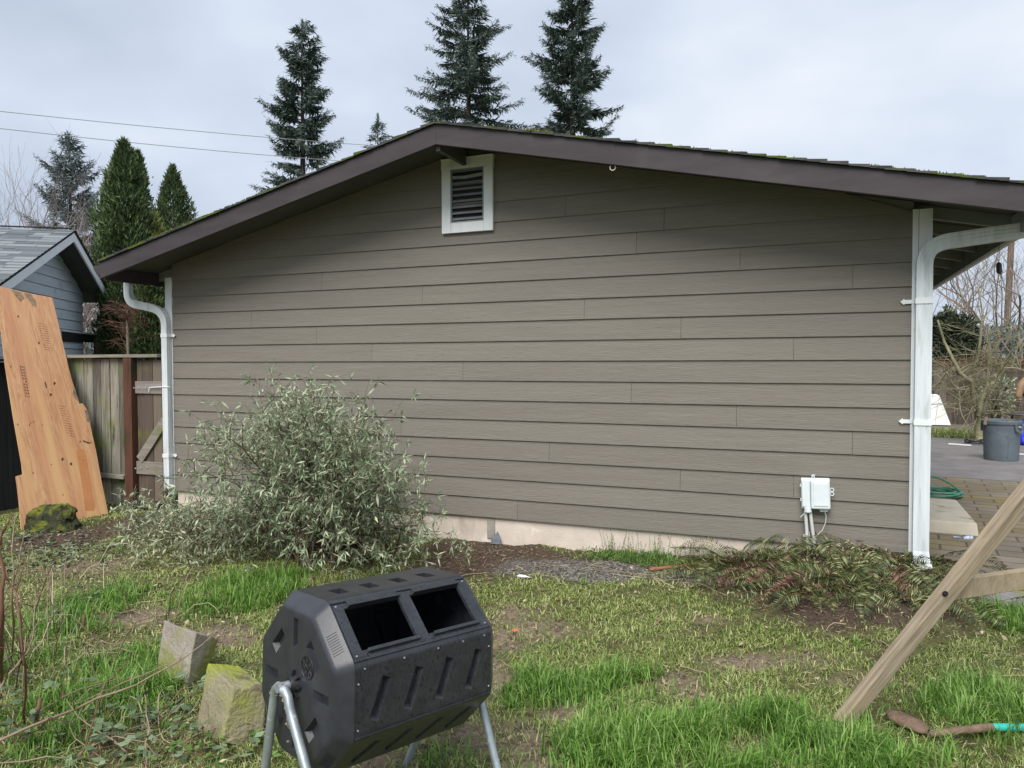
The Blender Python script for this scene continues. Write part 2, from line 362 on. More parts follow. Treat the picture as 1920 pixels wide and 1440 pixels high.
# ------------------------------------------------------------------ garage
W = 7.2085; AX = 3.605; AZ = 3.545; SL, SR = .2358, .2148; YF = -.60
def zr(x): return AZ - (SL*(AX-x) if x < AX else SR*(x-AX))      # top of roof deck line
DK = .055                                                          # deck underside below that
XL, XR = -.36, 7.90
G = thing('garage', (AX, 0, 0), 'long taupe lap-sided garage with a low brown gable roof and white corner trim', 'garage')
# siding, real overlapping boards cut to the roof slope
EXP = .178; z7 = 1.38366-7*EXP
joints = [(5.17,2.53),(6.0,2.36),(6.81,2.21),(4.72,1.98),(5.54,1.84),(6.4,1.66),(3.56,1.46),(5.13,1.3),(5.98,1.12),(6.82,.96),(5.54,.59),(6.41,.50),(3.14,2.16),(1.1,2.0),(1.93,1.82),(2.58,1.68),(4.4,.74),(2.3,.27),(4.1,.27),(1.2,1.3),(2.9,.9),(5.4,2.7),(2.0,2.35),(4.55,2.86)]
sd_ = MB(); k = 0; zb = z7
while zb < AZ:
    zt = zb+EXP+.006
    def lim(z):   # x range under the deck at height z
        zz = z+DK+.004; a = AX-(AZ-zz)/SL; b = AX+(AZ-zz)/SR; return max(a, .0), min(b, W)
    if lim(zb)[1]-lim(zb)[0] < .1: break
    ztc = min(zt, AZ-DK-.02)
    (b0, b1), (t0, t1) = lim(zb), lim(ztc)
    cuts = sorted(x for x, z in joints if zb <= z < zb+EXP)
    def xa(f, s): return f
    edges_b = [b0]+cuts+[b1]
    for i in range(len(edges_b)-1):
        g_ = .0012
        xb0 = edges_b[i] + (g_ if i else 0); xb1 = edges_b[i+1] - (g_ if i < len(cuts) else 0)
        xt0 = t0 if i == 0 else xb0; xt1 = t1 if i == len(edges_b)-2 else xb1
        xt0 = max(xt0, t0); xt1 = min(xt1, t1)
        if xt1 <= xt0: continue
        yb, yt, th = -.022, -.0085, .012
        pf = [(xb0, yb, zb), (xb1, yb, zb), (xt1, yt, ztc), (xt0, yt, ztc)]
        pb = [(xb0, yb+.0138, zb+.001), (xb1, yb+.0138, zb+.001), (xt1, yt+.009, ztc), (xt0, yt+.009, ztc)]
        sd_.face(pf); sd_.face([pf[1], pf[0], pb[0], pb[1]]); sd_.face([pf[0], pf[3], pb[3], pb[0]]); sd_.face([pf[2], pf[1], pb[1], pb[2]])
    zb += EXP; k += 1
sd_.build('siding', m_siding, G, fix=False)
# side and back walls with the foundation
mb = MB(); ztw = zr(W)-DK-.02
mb.prism([(.0,.0035,z7+.02),(W,.0035,z7+.02),(W,.0035,zr(W)-.06),(AX,.0035,AZ-.06),(0,.0035,zr(0)-.06)], (0,.08,0))
mb.box((W-.05, 5.6, 1.4), (.1, 11.0, 2.45)); mb.box((.05, 5.6, 1.35), (.1, 11.0, 2.4)); mb.box((AX, 11.05, 1.35), (W-.2, .1, 2.4))
mb.build('wall', m_siding, G)
mb = MB(); mb.box((W/2, 5.5, -.15), (W-.03, 11-.02, .62)); mb.box((AX-.06, -.001, -.15), (.0, .0, .0)); mb.build('foundation', m_found, G, fix=False)
mb = MB(); mb.box((3.83, .0, .06), (.075, .004, .24)); mb.build('foundation_patch', mat('grey_patch', [(.24,.22,.19), (.36,.33,.29)], 8, bump=.3, bscale=60), G)
# roof deck + shingles
deck = MB()
for (xa_, xb_) in ((XL, AX), (AX, XR)):
    za, zb2 = zr(xa_), zr(xb_)
    deck.prism([(xa_, YF+.03, za-.022), (xb_, YF+.03, zb2-.022), (xb_, YF+.03, zb2-DK), (xa_, YF+.03, za-DK)], (0, 12.1, 0))
roof = deck.build('roof', m_soffit, G)
# shingle courses, each slab tilted, ragged outer edge
sh = MB(); rr = random.Random(3)
for side, (x_end, sl) in enumerate(((XL-.03, SL), (XR+.03, SR))):
    n = int(abs(x_end-AX)/.135)
    for i in range(n+1):
        xo = x_end + (AX-x_end)*i/(n+1); xi = x_end+(AX-x_end)*(i+1.35)/(n+1)
        if (xi-AX)*(x_end-AX) < 0: xi = AX
        zo = zr(xo)+.001; zi = zr(xi)-.004
        y = YF-.018-rr.random()*.012; first = True
        while y < 11.4:
            wd = rr.uniform(.16, .34) if y < 2 else 3.0
            t = .018+rr.random()*.009; y2 = min(y+wd, 11.5)
            p = [(xo, y, zo), (xo, y2-.004, zo), (xi, y2-.004, zi), (xi, y, zi)]
            q = [(a, b, c+t*(1 if j in (0,1) else .45)) for j, (a, b, c) in enumerate(p)]
            sh.face(q)
            sh.face([p[0], p[1], q[1], q[0]]); sh.face([p[1], p[2], q[2], q[1]]); sh.face([p[2], p[3], q[3], q[2]]); sh.face([p[3], p[0], q[0], q[3]])
            y = y2
sh.build('shingles', m_shing, roof, fix=False)
# moss tufts along the rake
V_ = []
def mossrow(x0, x1, n, dens=1.0, hmax=.016):
    for _ in range(n):
        x = RNG.uniform(x0, x1); y = YF-.02+abs(RNG.normal(0, .05)); zt = zr(x)+.02; s_ = RNG.uniform(.006, hmax)
        a = RNG.uniform(0, 6.28)
        for q in range(3):
            aa = a+q*2.09; dx, dy = math.cos(aa)*s_, math.sin(aa)*s_
            V_.extend([(x+dx, y+dy, zt-.008), (x-dx*.4+dy*.7, y-dy*.4-dx*.7, zt-.008), (x-dx*.5, y-dy*.5, zt+s_*RNG.uniform(.4, 1.0))])
mossrow(XL, 1.9, 900, hmax=.012); mossrow(.2, 1.2, 500, hmax=.02); mossrow(4.42, 4.62, 220, hmax=.026); mossrow(6.9, 7.5, 70, hmax=.010); mossrow(2.1, 7.8, 160, hmax=.008)
npmesh('roof_moss', np.array(V_), 3, m_moss, roof)
# rake boards
RB = .172
for nm, xa_, xb_, zoff in (('rake_board', XL-.02, AX, 0), ('rake_board', AX, XR+.02, 0)):
    mb = MB(); mb.prism([(xa_, YF, zr(xa_)), (xb_, YF, zr(xb_)), (xb_, YF, zr(xb_)-RB), (xa_, YF, zr(xa_)-RB)], (0, .038, 0)); mb.build(nm, m_brown, G, bevel=.003)
# eave fascia, rafters, lookout
mb = MB(); mb.box((XL+.01, 5.4, zr(XL)-.11), (.035, 11.9, .16)); mb.build('fascia', m_brown, G)
mb = MB(); mb.box((XR-.05, 5.4, zr(XR)-.125), (.035, 11.9, .15)); mb.build('fascia', m_rafter, G)
def rafter(y, xa_, xb_, h=.09, off=DK+.001):
    mb = MB(); mb.prism([(xa_, y, zr(xa_)-off), (xb_, y, zr(xb_)-off), (xb_, y, zr(xb_)-off-h), (xa_, y, zr(xa_)-off-h)], (0, .04, 0)); mb.build('rafter', m_rafter, G)
for i in range(19):
    y = -.50+.61*i
    if y > -.2: rafter(y, W+.012, XR-.07)
    rafter(y if y > -.2 else -.3, XL+.03, -.012) if y > -.4 else None
mb = MB(); mb.bar((AX+.0, YF+.04, AZ-.15), (AX, -.01, AZ-.15), .038, .13); mb.build('lookout_beam', m_soffit, G)
# gutters
def gutter(x, z, sgn, m):
    mb = MB(); pr = [(0,0), (.0,-.095), (.075,-.095), (.12,-.03), (.12,0), (.114,0), (.114,-.028), (.072,-.089), (.006,-.089), (.006,0)]
    mb.prism([(x+sgn*a, YF+.02, z+b) for a, b in pr], (0, 11.9, 0)); 
    for yy in (YF+.021, YF+11.919): mb.prism([(x+sgn*a, yy, z+b) for a, b in pr[:5]], (0, .003*(1 if yy < 0 else -1), 0))
    return mb.build('gutter', m, G)
gutter(XL-.012, zr(XL)-.035, -1, m_brown)
gutter(XR-.03, zr(XR)-.075, 1, m_gutgrey)
# corner trim
mb = MB(); mb.box((-.048, -.012, 1.29), (.098, .026, 2.42-.02)); mb.box((-.085, .05, 1.29), (.02, .1, 2.4)); mb.build('corner_trim', m_white, G, bevel=.002)
mb = MB(); mb.box((7.2+.0195, -.014, 1.37+.03), (.038, .030, 2.50)); mb.box((7.2+.0195+.065, -.012, 1.37+.03), (.088, .026, 2.50)); mb.box((7.305, .052, 1.4), (.044, .10, 2.5)); mb.build('corner_trim', m_white, G, bevel=.002)
# gable vent
vx0, vx1, vz0, vz1 = 3.368, 3.880, 2.732, 3.398; bw = .088
mb = MB()
mb.box((vx0+bw/2, -.035, (vz0+vz1-bw*.0)/2-.045), (bw, .034, vz1-vz0-.09)); mb.box((vx1-bw/2, -.035, (vz0+vz1)/2-.045), (bw, .034, vz1-vz0-.09))
mb.box(((vx0+vx1)/2, -.036, vz1-.044), (vx1-vx0+.006, .040, .090)); mb.box(((vx0+vx1)/2, -.0355, vz0+.045), (vx1-vx0-2*bw-.002, .034, .090))
mb.box(((vx0+vx1)/2, -.040, vz1+.004), (vx1-vx0+.016, .052, .008))
fr = mb.build('vent_frame', m_white, G, bevel=.002)
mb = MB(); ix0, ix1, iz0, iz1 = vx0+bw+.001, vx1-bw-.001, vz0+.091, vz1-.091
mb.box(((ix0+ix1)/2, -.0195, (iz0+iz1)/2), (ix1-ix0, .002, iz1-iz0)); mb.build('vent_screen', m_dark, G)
mb = MB(); nS = 9
for i in range(nS):
    z = iz0+.035+(iz1-iz0-.05)*i/(nS-1)
    tilt = R(-38)
    if i == nS-2: mb.bar((ix0+.015, -.035, z+.0), ((ix0+ix1)/2-.03, -.035, z-.007), .03, .006, (0,1,.9)); mb.bar(((ix0+ix1)/2-.03, -.035, z-.007), (ix1-.012, -.035, z+.007), .03, .006, (0,1,.9)); continue
    mb.box(((ix0+ix1)/2, -.035, z), (ix1-ix0-.02, .036, .004), Matrix.Rotation(R(42), 3, 'X'))
for x in (ix0+.006, ix1-.006): mb.box((x, -.035, (iz0+iz1)/2), (.012, .028, iz1-iz0))
mb.box(((ix0+ix1)/2, -.035, iz0+.006), (ix1-ix0-.026, .028, .012)); mb.box(((ix0+ix1)/2, -.035, iz1-.006), (ix1-ix0-.026, .028, .012))
mb.build('louvre_slats', m_vent, G)
# hook under the right rake
hk = aty(1149, 314, YF+.02); mb = MB(); mb.tube([hk+Vector((.022*math.cos(a), 0, .022*math.sin(a)+.0)) for a in np.linspace(R(30), R(-220), 12)], .004, 6); mb.tube([hk+Vector((.0,0,.05)), hk+Vector((0,0,.022))], .004, 6); mb.build('screw_hook', m_bolt, G)
# downspouts
PR = [(-.052,-.036), (-.03,-.040), (-.01,-.036), (.01,-.040), (.03,-.036), (.052,-.036), (.052,.036), (-.052,.036)]
def arc(p0, p1, p2, n=8):
    p0, p1, p2 = Vector(p0), Vector(p1), Vector(p2); return [p0*(1-t)**2+p1*2*t*(1-t)+p2*t*t for t in np.linspace(0, 1, n)]
zo = .02
dx = 7.272; yd = -.072
pts = [Vector((dx+.025, yd-.06, .045)), Vector((dx+.008, yd-.022, .10)), Vector((dx, yd, .18)), Vector((dx, yd, 1.2)), Vector((dx, yd, 2.19))] + arc((dx, yd, 2.24), (dx+.005, yd, 2.385), (dx+.16, yd-.005, 2.40), 9)[0:] + [Vector((dx+.42, yd-.02, 2.425))] + arc((dx+.55, yd-.03, 2.435), (dx+.68, yd-.04, 2.445), (dx+.69, yd-.04, 2.56), 6)
mb = MB(); k_ = len(PR)
def sweep(mb, pts, w_, d_, ref):
    pts = [Vector(p) for p in pts]; n0 = len(mb.v); prof = []
    for t in np.linspace(-1, 1, 9): prof.append((t*w_/2, d_/2*(1 if int(round((t+1)*4)) % 2 else .93)))
    prof += [(w_/2, -d_/2), (-w_/2, -d_/2)]; k = len(prof)
    for i, p in enumerate(pts):
        d = (pts[min(i+1, len(pts)-1)]-pts[max(i-1, 0)]).normalized(); nn = Vector(ref); nn = (nn-d*nn.dot(d)).normalized(); b = d.cross(nn)
        for a_, c_ in prof: mb.v.append(tuple(p+b*a_+nn*c_))
    for i in range(len(pts)-1):
        for j in range(k): mb.f.append((n0+i*k+j, n0+i*k+(j+1) % k, n0+(i+1)*k+(j+1) % k, n0+(i+1)*k+j)); mb.sm.append(False)
sweep(mb, pts, .104, .075, (0,-1,0))
D1 = mb.build('downspout', m_gutter, G)
def strap(parent, x0, x1, z, y, face_w, bx, ptr=-1):
    """band round the spout with one pointed ear lying on the siding"""
    mb = MB(); h = .028
    mb.box((bx, y-.041, z), (face_w+.008, .004, .042)); 
    for s in (-1, 1): mb.box((bx+s*(face_w/2+.004), y, z), (.004, .082, .034))
    if ptr < 0: o = [(x1, z-h/2), (x0+.03, z-h/2), (x0+.025, z-h*.8), (x0, z), (x0+.025, z+h*.8), (x0+.03, z+h/2), (x1, z+h/2)]
    else: o = [(x0, z-h/2), (x1-.03, z-h/2), (x1-.025, z-h*.8), (x1, z), (x1-.025, z+h*.8), (x1-.03, z+h/2), (x0, z+h/2)]
    mb.prism([(a, -.030, b) for a, b in o], (0, -.004, 0)); mb.build('strap', m_white, parent)
for py in (566, 790):
    z = aty(1700, py, -.03).z; strap(D1, 7.125, dx-.045, z, yd, .104, dx)
for zz in (2.30, 2.34, 2.375):   pass
mb = MB()                                        # crimp ribs in the bend and at the foot
for q in pts[5:12]: pass
xL = -.048; yl = -.066
ptsL = [Vector((-.455, -.19, zr(XL)-.12)), Vector((-.455, -.19, 2.335))] + arc((-.455,-.19,2.31), (-.45,-.188,2.225), (-.375,-.17,2.195), 6) + [Vector((-.24,-.12,2.165))] + arc((-.165,-.10,2.145), (-.05,-.068,2.10), (xL+.002,yl,1.97), 7) + [Vector((xL+.004,yl,1.0)), Vector((xL+.006,yl,.24)), Vector((xL+.006,yl,.17))]
mb = MB(); sweep(mb, ptsL, .080, .062, (0,-1,0)); D2 = mb.build('downspout', m_gutter, G)
for py in (629, 854):
    z = aty(330, py, -.03).z; strap(D2, xL+.04, .055, z, yl+.008, .082, xL+.004, 1)

# ------------------------------------------------------------------ utility box
UB = thing('utility_box', (6.57, -.03, .43), 'small pale grey plastic service box mounted low on the taupe siding above the ferns', 'utility box')
m_ub = mat('utility_plastic', [(.66,.72,.73), (.74,.80,.81)], 8, rough=.5, bump=.03, bscale=60)
p0, p1 = aty(1503, 896, -.03), aty(1556, 953, -.03)
tlt = Matrix.Rotation(R(-2.0), 3, 'Y'); cx = (p0.x+p1.x)/2; cz = (p0.z+p1.z)/2; bw_, bh_ = .205, .232
def ub(name, c, size, bev=.008, m=m_ub, parent=UB):
    mb = MB(); mb.box(Vector((cx, 0, cz))+tlt@Vector((c[0], c[1], c[2])), size, tlt); return mb.build(name, m, parent, bevel=bev)
ub('back_case', (0, -.045, 0), (bw_, .055, bh_)); cv = ub('cover', (.033, -.088, -.002), (bw_-.070, .038, bh_-.012), .012); ub('cover_panel', (.036, -.109, 0), (bw_-.105, .006, bh_-.06), .002, parent=cv)
ub('side_bay', (-.068, -.079, .004), (.060, .020, bh_-.02), .008)
mb = MB(); c_ = Vector((cx, 0, cz)); mb.box(c_+tlt@Vector((-.012,-.05,bh_/2+.016)), (.012,.012,.003), tlt)
for dx_ in (-.022, .004): mb.box(c_+tlt@Vector((-.009+dx_*.6,-.045,bh_/2+.012)), (.006,.012,.026), tlt)
mb.box(c_+tlt@Vector((-.011,-.045,bh_/2+.024)), (.022,.012,.006), tlt); mb.build('mounting_tab', m_ub, UB)
mb = MB()
for zz in (.032, .002): 
    mb.tube([c_+tlt@Vector((bw_/2+.012+.013*math.cos(a), -.06, zz+.013*math.sin(a))) for a in np.linspace(0, 2*math.pi, 13)], .0035, 6)
mb.build('latch', m_ub, UB)
for zz in (.06, -.05): ub('hinge', (-bw_/2-.004, -.05, zz), (.008, .02, .02), .001)
mb = MB(); mb.tube([c_+Vector((-.055,-.07,-bh_/2+.012)), c_+Vector((-.052,-.07,-bh_/2-.028))], .028, 14); mb.build('conduit_collar', m_ub, UB, bevel=.003)
ub('bottom_port', (.055, -.06, -bh_/2-.01), (.06, .03, .022), .006)
m_pvc = mat('grey_pvc', [(.46,.47,.45), (.62,.63,.60)], 5, (8,8,1), .5, .05, 40, patch=[((.40,.35,.28), 7, .6, .75)])
for a, b in (((1510, 958), (1518, 1042)), ((1519, 958), (1531, 1034))):
    q0 = aty(a[0], a[1], -.06); q1 = aty(b[0], b[1], -.075); q1.z -= .07; mb = MB(); mb.tube([q0, q1], .0125, 10); mb.build('conduit', m_pvc, UB)
mb = MB(); q = aty(1512, 1004, -.07); mb.box(q, (.05, .035, .014)); mb.box(q+Vector((.02,-.01,.012)), (.01,.02,.035)); mb.build('pipe_clamp', m_bolt, UB)
cab = [aty(x, y, -.065) for x, y in ((1546, 958), (1549, 967), (1548, 980), (1542, 994), (1531, 1005), (1523, 1011), (1521, 1022), (1517, 1030), (1510, 1037))]
mb = MB(); mb.tube(cab, .0035, 6); mb.tube([aty(x, y, -.07) for x, y in ((1513, 958), (1507, 964), (1501, 970))], .004, 6); mb.build('cable', m_pvc, UB)

# ------------------------------------------------------------------ fences and gate on the left
FY = -.05; FX = -1.80
FN = thing('wooden_fence', (-.8, FY, -.06), 'weathered grey board fence with green mossy foot and flat cap beside the garden gate', 'fence')
def board_row(mb, x0, x1, y, zb, zt, wd, rr, axis='x', gap=.008, th=.018):
    x = x0
    while x < x1-.02:
        w_ = min(wd*rr.uniform(.93, 1.06), x1-x); j = rr.uniform(-.004, .004); zz = zt+rr.uniform(-.008, .004)
        if axis == 'x': mb.box((x+w_/2, y+j, (zb+zz)/2), (w_-gap, th, zz-zb))
        else: mb.box((y+j, x+w_/2, (zb+zz)/2), (th, w_-gap, zz-zb))
        x += w_
rr = random.Random(5); xp0 = aty(234, 800, FY-.06).x; xp1 = aty(249, 800, FY-.06).x
mb = MB(); board_row(mb, FX+.02, xp0+.01, FY, -.12, 1.60, .142, rr); mb.build('boards', m_fence, FN)
mb = MB(); mb.box(((FX-.115)/2, FY-.02, 1.630), (abs(FX)-.115, .12, .035)); mb.build('cap_rail', m_rail, FN, bevel=.003)
mb = MB(); mb.box(((FX+xp0)/2, FY-.045, aty(200, 892, FY-.06).z), (xp0-FX-.03, .07, .045)); mb.build('lower_rail', m_rail, FN, bevel=.003)
mb = MB(); mb.box(((xp0+xp1)/2, FY-.03, .74), (xp1-xp0, .085, 1.74)); mb.build('post', m_post, FN, bevel=.003)
GT = thing('garden_gate', (-.2, FY, -.03), 'dark brown board gate with grey latch plank and diagonal brace beside the garage', 'gate')
gx0, gx1 = xp1+.012, -.105
mb = MB(); rr = random.Random(8); board_row(mb, gx0, gx1, FY+.0, -.01, 1.585, .125, rr); mb.build('boards', m_gate, GT)
za, zb_ = aty(280, 715, FY-.03).z, aty(280, 738, FY-.03).z
mb = MB(); mb.box(((gx0+gx1)/2, FY-.022, (za+zb_)/2), (gx1-gx0, .022, za-zb_)); UPR = mb.build('upper_rail', mat('grey_plank', [(.19,.165,.15), (.30,.27,.25)], 3, (.6,6,8), .9, .3, 6, (1,14,14)), GT, bevel=.002)
zc, zd = aty(280, 866, FY-.03).z, aty(280, 890, FY-.03).z
mb = MB(); mb.box(((gx0+gx1)/2, FY-.022, (zc+zd)/2), (gx1-gx0, .022, zc-zd)); LWR = mb.build('lower_rail', m_rail, GT, bevel=.002)
q0 = aty(262, 862, FY-.03); q1 = aty(309, 789, FY-.03)
mb = MB(); mb.bar(q0, q1, .02, .105, (0, -.0, 1)); mb.build('diagonal_brace', m_rail, GT, bevel=.002)
for x_, y_, pr_ in ((251,727,UPR),(260,727,UPR),(273,727,UPR),(254,878,LWR),(264,877,LWR),(276,876,LWR)):
    mb = MB(); mb.tube([aty(x_, y_, FY-.032), aty(x_, y_, FY-.042)], .008, 8); mb.build('carriage_bolt', m_bolt, pr_)
mb = MB(); mb.tube([aty(x_, y_, FY-.05) for x_, y_ in ((279,735),(280,727),(281,726.5),(300,725.5),(318,725.5))], .0045, 6); mb.build('latch_rod', m_white, GT)
mb = MB(); mb.box(((gx0+gx1)/2, FY-.05, -.015), (gx1-gx0+.06, .14, .045)); tag(mb.build('threshold_plank', m_fenceD), 'dark wet plank lying on the ground below the garden gate', 'plank')
LF = thing('wooden_fence', (FX, -2.6, -.08), 'near-black board fence behind the leaning plywood at the left edge', 'fence')
mb = MB(); rr = random.Random(9); board_row(mb, -4.6, FY-.03, FX, -.15, 1.56, .14, rr, 'y'); mb.build('boards', m_fenceD, LF)  # all boards of this fence use the near-black material
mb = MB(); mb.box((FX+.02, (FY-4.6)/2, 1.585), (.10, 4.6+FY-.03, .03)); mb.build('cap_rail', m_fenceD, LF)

# plywood sheet
BR_ = atz(202, 962, GZ+.01); BL_ = atz(40, 994, GZ+.01); TR_ = atx(98, 558, -1.95)
nP = (BL_-BR_).cross(TR_-BR_).normalized(); nP = nP if nP.dot(CAM-BR_) > 0 else -nP
def onply(x, y): d = ray(x, y); return CAM + d*((BR_-CAM).dot(nP)/d.dot(nP))
out = [(-8,535),(20,542),(60,551),(98,558),(106,592),(117,640),(128,686),(136,716),(139,724),(137,734),(142,744),(149,757),(155,756),(163,768),(170,800),(180,845),(191,905),(203,963),(170,970),(120,979),(80,986),(40,995),(37,950),(33,915),(30,893),(43,889),(41,870),(25,780),(10,685),(0,600)]
_z = (TR_-BR_).normalized(); PF = Matrix((nP.cross(_z), nP, _z)).transposed()
m_ply = mat('orange_plywood', [(.37,.18,.085), (.50,.27,.135), (.59,.355,.19)], 1.0, (20,3,1.6), .75, .12, 10, (14,14,.6), dist=2.6, nrough=.7, patch=[((.46,.20,.11), 1.3, .48, .66, (4.5,1,.22)), ((.58,.35,.165), 1.5, .52, .68, (4,1,.25)), ((.38,.20,.11), 3, .66, .76, (3,1,.5))], contrast=(.35, .65), frame=PF)
PLY = thing('plywood_sheet', ((BR_+BL_)/2), 'orange-tan plywood offcut with notched edges leaning against the dark fence', 'plywood')
mb = MB(); mb.prism([onply(x, y) for x, y in out], nP*-.014); mb.build('sheet', m_ply, PLY)
m_knot = mat('plywood_knot', [(.035,.018,.01), (.12,.06,.03)], 40, rough=.9)
m_stain = mat('plywood_stain', [(.42,.175,.065), (.50,.225,.09)], 3, (3,3,.4), .8)
m_torn = mat('torn_veneer', [(.14,.10,.065), (.33,.22,.13)], 16, rough=1, bump=.6, bscale=60)
m_ink = mat('stamp_ink', [(.10,.055,.03), (.20,.11,.06)], 60, rough=.9)
def flat(mb, pts, off=.0015): mb.prism([onply(x, y)+nP*off for x, y in pts], nP*-.001)
mb = MB(); rr = random.Random(2)
for x, y, s in ((102,719,2.6),(95,740,2.8),(73,643,2),(34,593,1.8),(117,861,2.6),(133,870,2.6),(96,871,1.2),(63,791,1.4),(57,793,1.2),(33,796,1.4),(20,687,1.4),(79,797,1.2),(133,968,2.6),(118,928,1.2),(62,887,1.3),(55,797,1.2),(157,863,1),(150,828,1.4)):
    flat(mb, [(x+s*math.cos(a)*.8*rr.uniform(.7,1.2), y+s*1.25*math.sin(a)*rr.uniform(.7,1.2)) for a in np.linspace(0, 6.28, 9)[:-1]])
flat(mb, [(84,714),(86,718),(88,726),(86.5,728),(84,720)]); flat(mb, [(155,825),(165,829),(173,830),(165,832),(156,828)]); mb.build('knots', m_knot, PLY)
mb = MB(); flat(mb, [(143,846),(149,840),(157,843),(162,855),(168,890),(178,950),(176,957),(160,958),(152,900)], .001); mb.build('water_stain', m_stain, PLY)
mb = MB(); flat(mb, [(20,543),(40,548),(46,560),(38,566),(30,556)], .0012); flat(mb, [(46,549),(58,552),(66,562),(70,575),(62,574),(52,560)], .0012); flat(mb, [(138,722),(141,730),(149,755),(141,748),(137,738)], .0012); flat(mb, [(158,768),(164,770),(170,794),(163,790)], .0012); mb.build('torn_veneer', m_torn, PLY)
mb = MB()
def strokes(x0, y0, dx_, dy_, nrow, ncol, rw, ch, skew):
    for i in range(nrow):
        x = x0+dx_*i; y = y0+dy_*i
        for j in range(ncol):
            if rr.random() < .12: continue
            a = x+j*rw/ncol; l_ = rw/ncol*.62; b = y+skew*j*rw/ncol
            flat(mb, [(a, b), (a+l_, b+skew*l_), (a+l_+.3, b+ch+skew*l_), (a+.3, b+ch)], .0013)
strokes(72, 606, 1.05, 4.4, 12, 7, 15, .9, .18); strokes(109, 760, 1.35, 4.6, 13, 7, 16, 1.0, .18)
strokes(38, 686, 1.1, 5.5, 10, 2, 7, 2.6, .2)
flat(mb, [(36.5,684),(37,684),(48,742),(47.5,742)], .0013); flat(mb, [(47,742),(55,744),(55,745),(47,743)], .0013); flat(mb, [(45,686),(45.5,686),(55,744),(54.5,744)], .0013)
mb.build('printed_stamps', m_ink, PLY)

# stones and concrete blocks on the left
def hexa(name, top, bot, m, label, cat, bev=.006, group=None, cuts=3, amp=.0025):
    """block from 4 top and 4 bottom corners, subdivided and roughened"""
    import bmesh
    bm = bmesh.new(); vs = [bm.verts.new(p) for p in top+bot]
    for f in ((0,1,2,3),(7,6,5,4),(0,4,5,1),(1,5,6,2),(2,6,7,3),(3,7,4,0)): bm.faces.new([vs[i] for i in f])
    bmesh.ops.recalc_face_normals(bm, faces=bm.faces)
    bmesh.ops.bevel(bm, geom=bm.edges[:], offset=bev, segments=2, affect='EDGES', profile=.6)
    bmesh.ops.subdivide_edges(bm, edges=[e for e in bm.edges if e.calc_length() > .05], cuts=11, use_grid_fill=True)
    r_ = random.Random(name+label)
    from mathutils import noise as mn
    for v in bm.verts: v.co += mn.noise_vector(v.co*9+Vector((len(label), 0, 0)))*amp*2.2+mn.noise_vector(v.co*38)*amp*1.0
    me = bpy.data.meshes.new(name); o0 = Vector([sum(p[i] for p in bot)/4 for i in range(3)])
    for v in bm.verts: v.co -= o0
    bm.to_mesh(me); bm.free(); me.materials.append(m); o = bpy.data.objects.new(name, me); COL.objects.link(o); o.location = o0; ORG[o.name] = o0
    return tag(o, label, cat, group)
def blk(name, A, B, C_, A2, B2, C2, D, m, label, lean, bev=.007, Dd=None):
    """three visible top corners and their foot corners in depth D; the fourth is completed as a parallelogram"""
    b = [P3(*A2), P3(*B2), P3(*C2)]; b.append(b[0]+b[2]-b[1])
    D0 = [(p-CAM).dot(fw)+lean for p in b[:3]]
    t = [atd(A[0], A[1], D0[0]), atd(B[0], B[1], D0[1]), atd(C_[0], C_[1], D0[2])]; t.append(t[0]+t[2]-t[1])
    b = [p-Vector((0,0,.03)) for p in b]
    return hexa(name, t, b, m, label, 'concrete block', bev)
blk('concrete_block', (308,1163), (367,1185), (410,1200), (287,1262), (348,1298), (381,1272), 0, m_conc, 'grey-brown concrete block with a green right side, tilted in the grass behind the mossier one', .05)
blk('concrete_block', (388,1243), (438,1289), (500,1291), (366,1362), (412,1405), (492,1385), 0, m_concm, 'yellow-green mossy concrete block standing just left of the black composter', .05)
q = [P3(42, 990), P3(132, 994)]; 
tb = [atd(55, 960, 7.15), atd(112, 956, 7.15)]; fb = [atd(40, 998, 7.05), atd(133, 998, 7.05)]
back = Vector((-math.sin(YAW), math.cos(YAW), 0))*.14
hexa('mossy_stone', [tb[0], tb[1], tb[1]+back+Vector((0,0,.03)), tb[0]+back+Vector((0,0,.03))], [fb[0], fb[1], fb[1]+back*1.6, fb[0]+back*1.6], m_mossb, 'dark moss-covered trapezoid stone propping the foot of the plywood sheet', 'stone', .012, amp=.02)

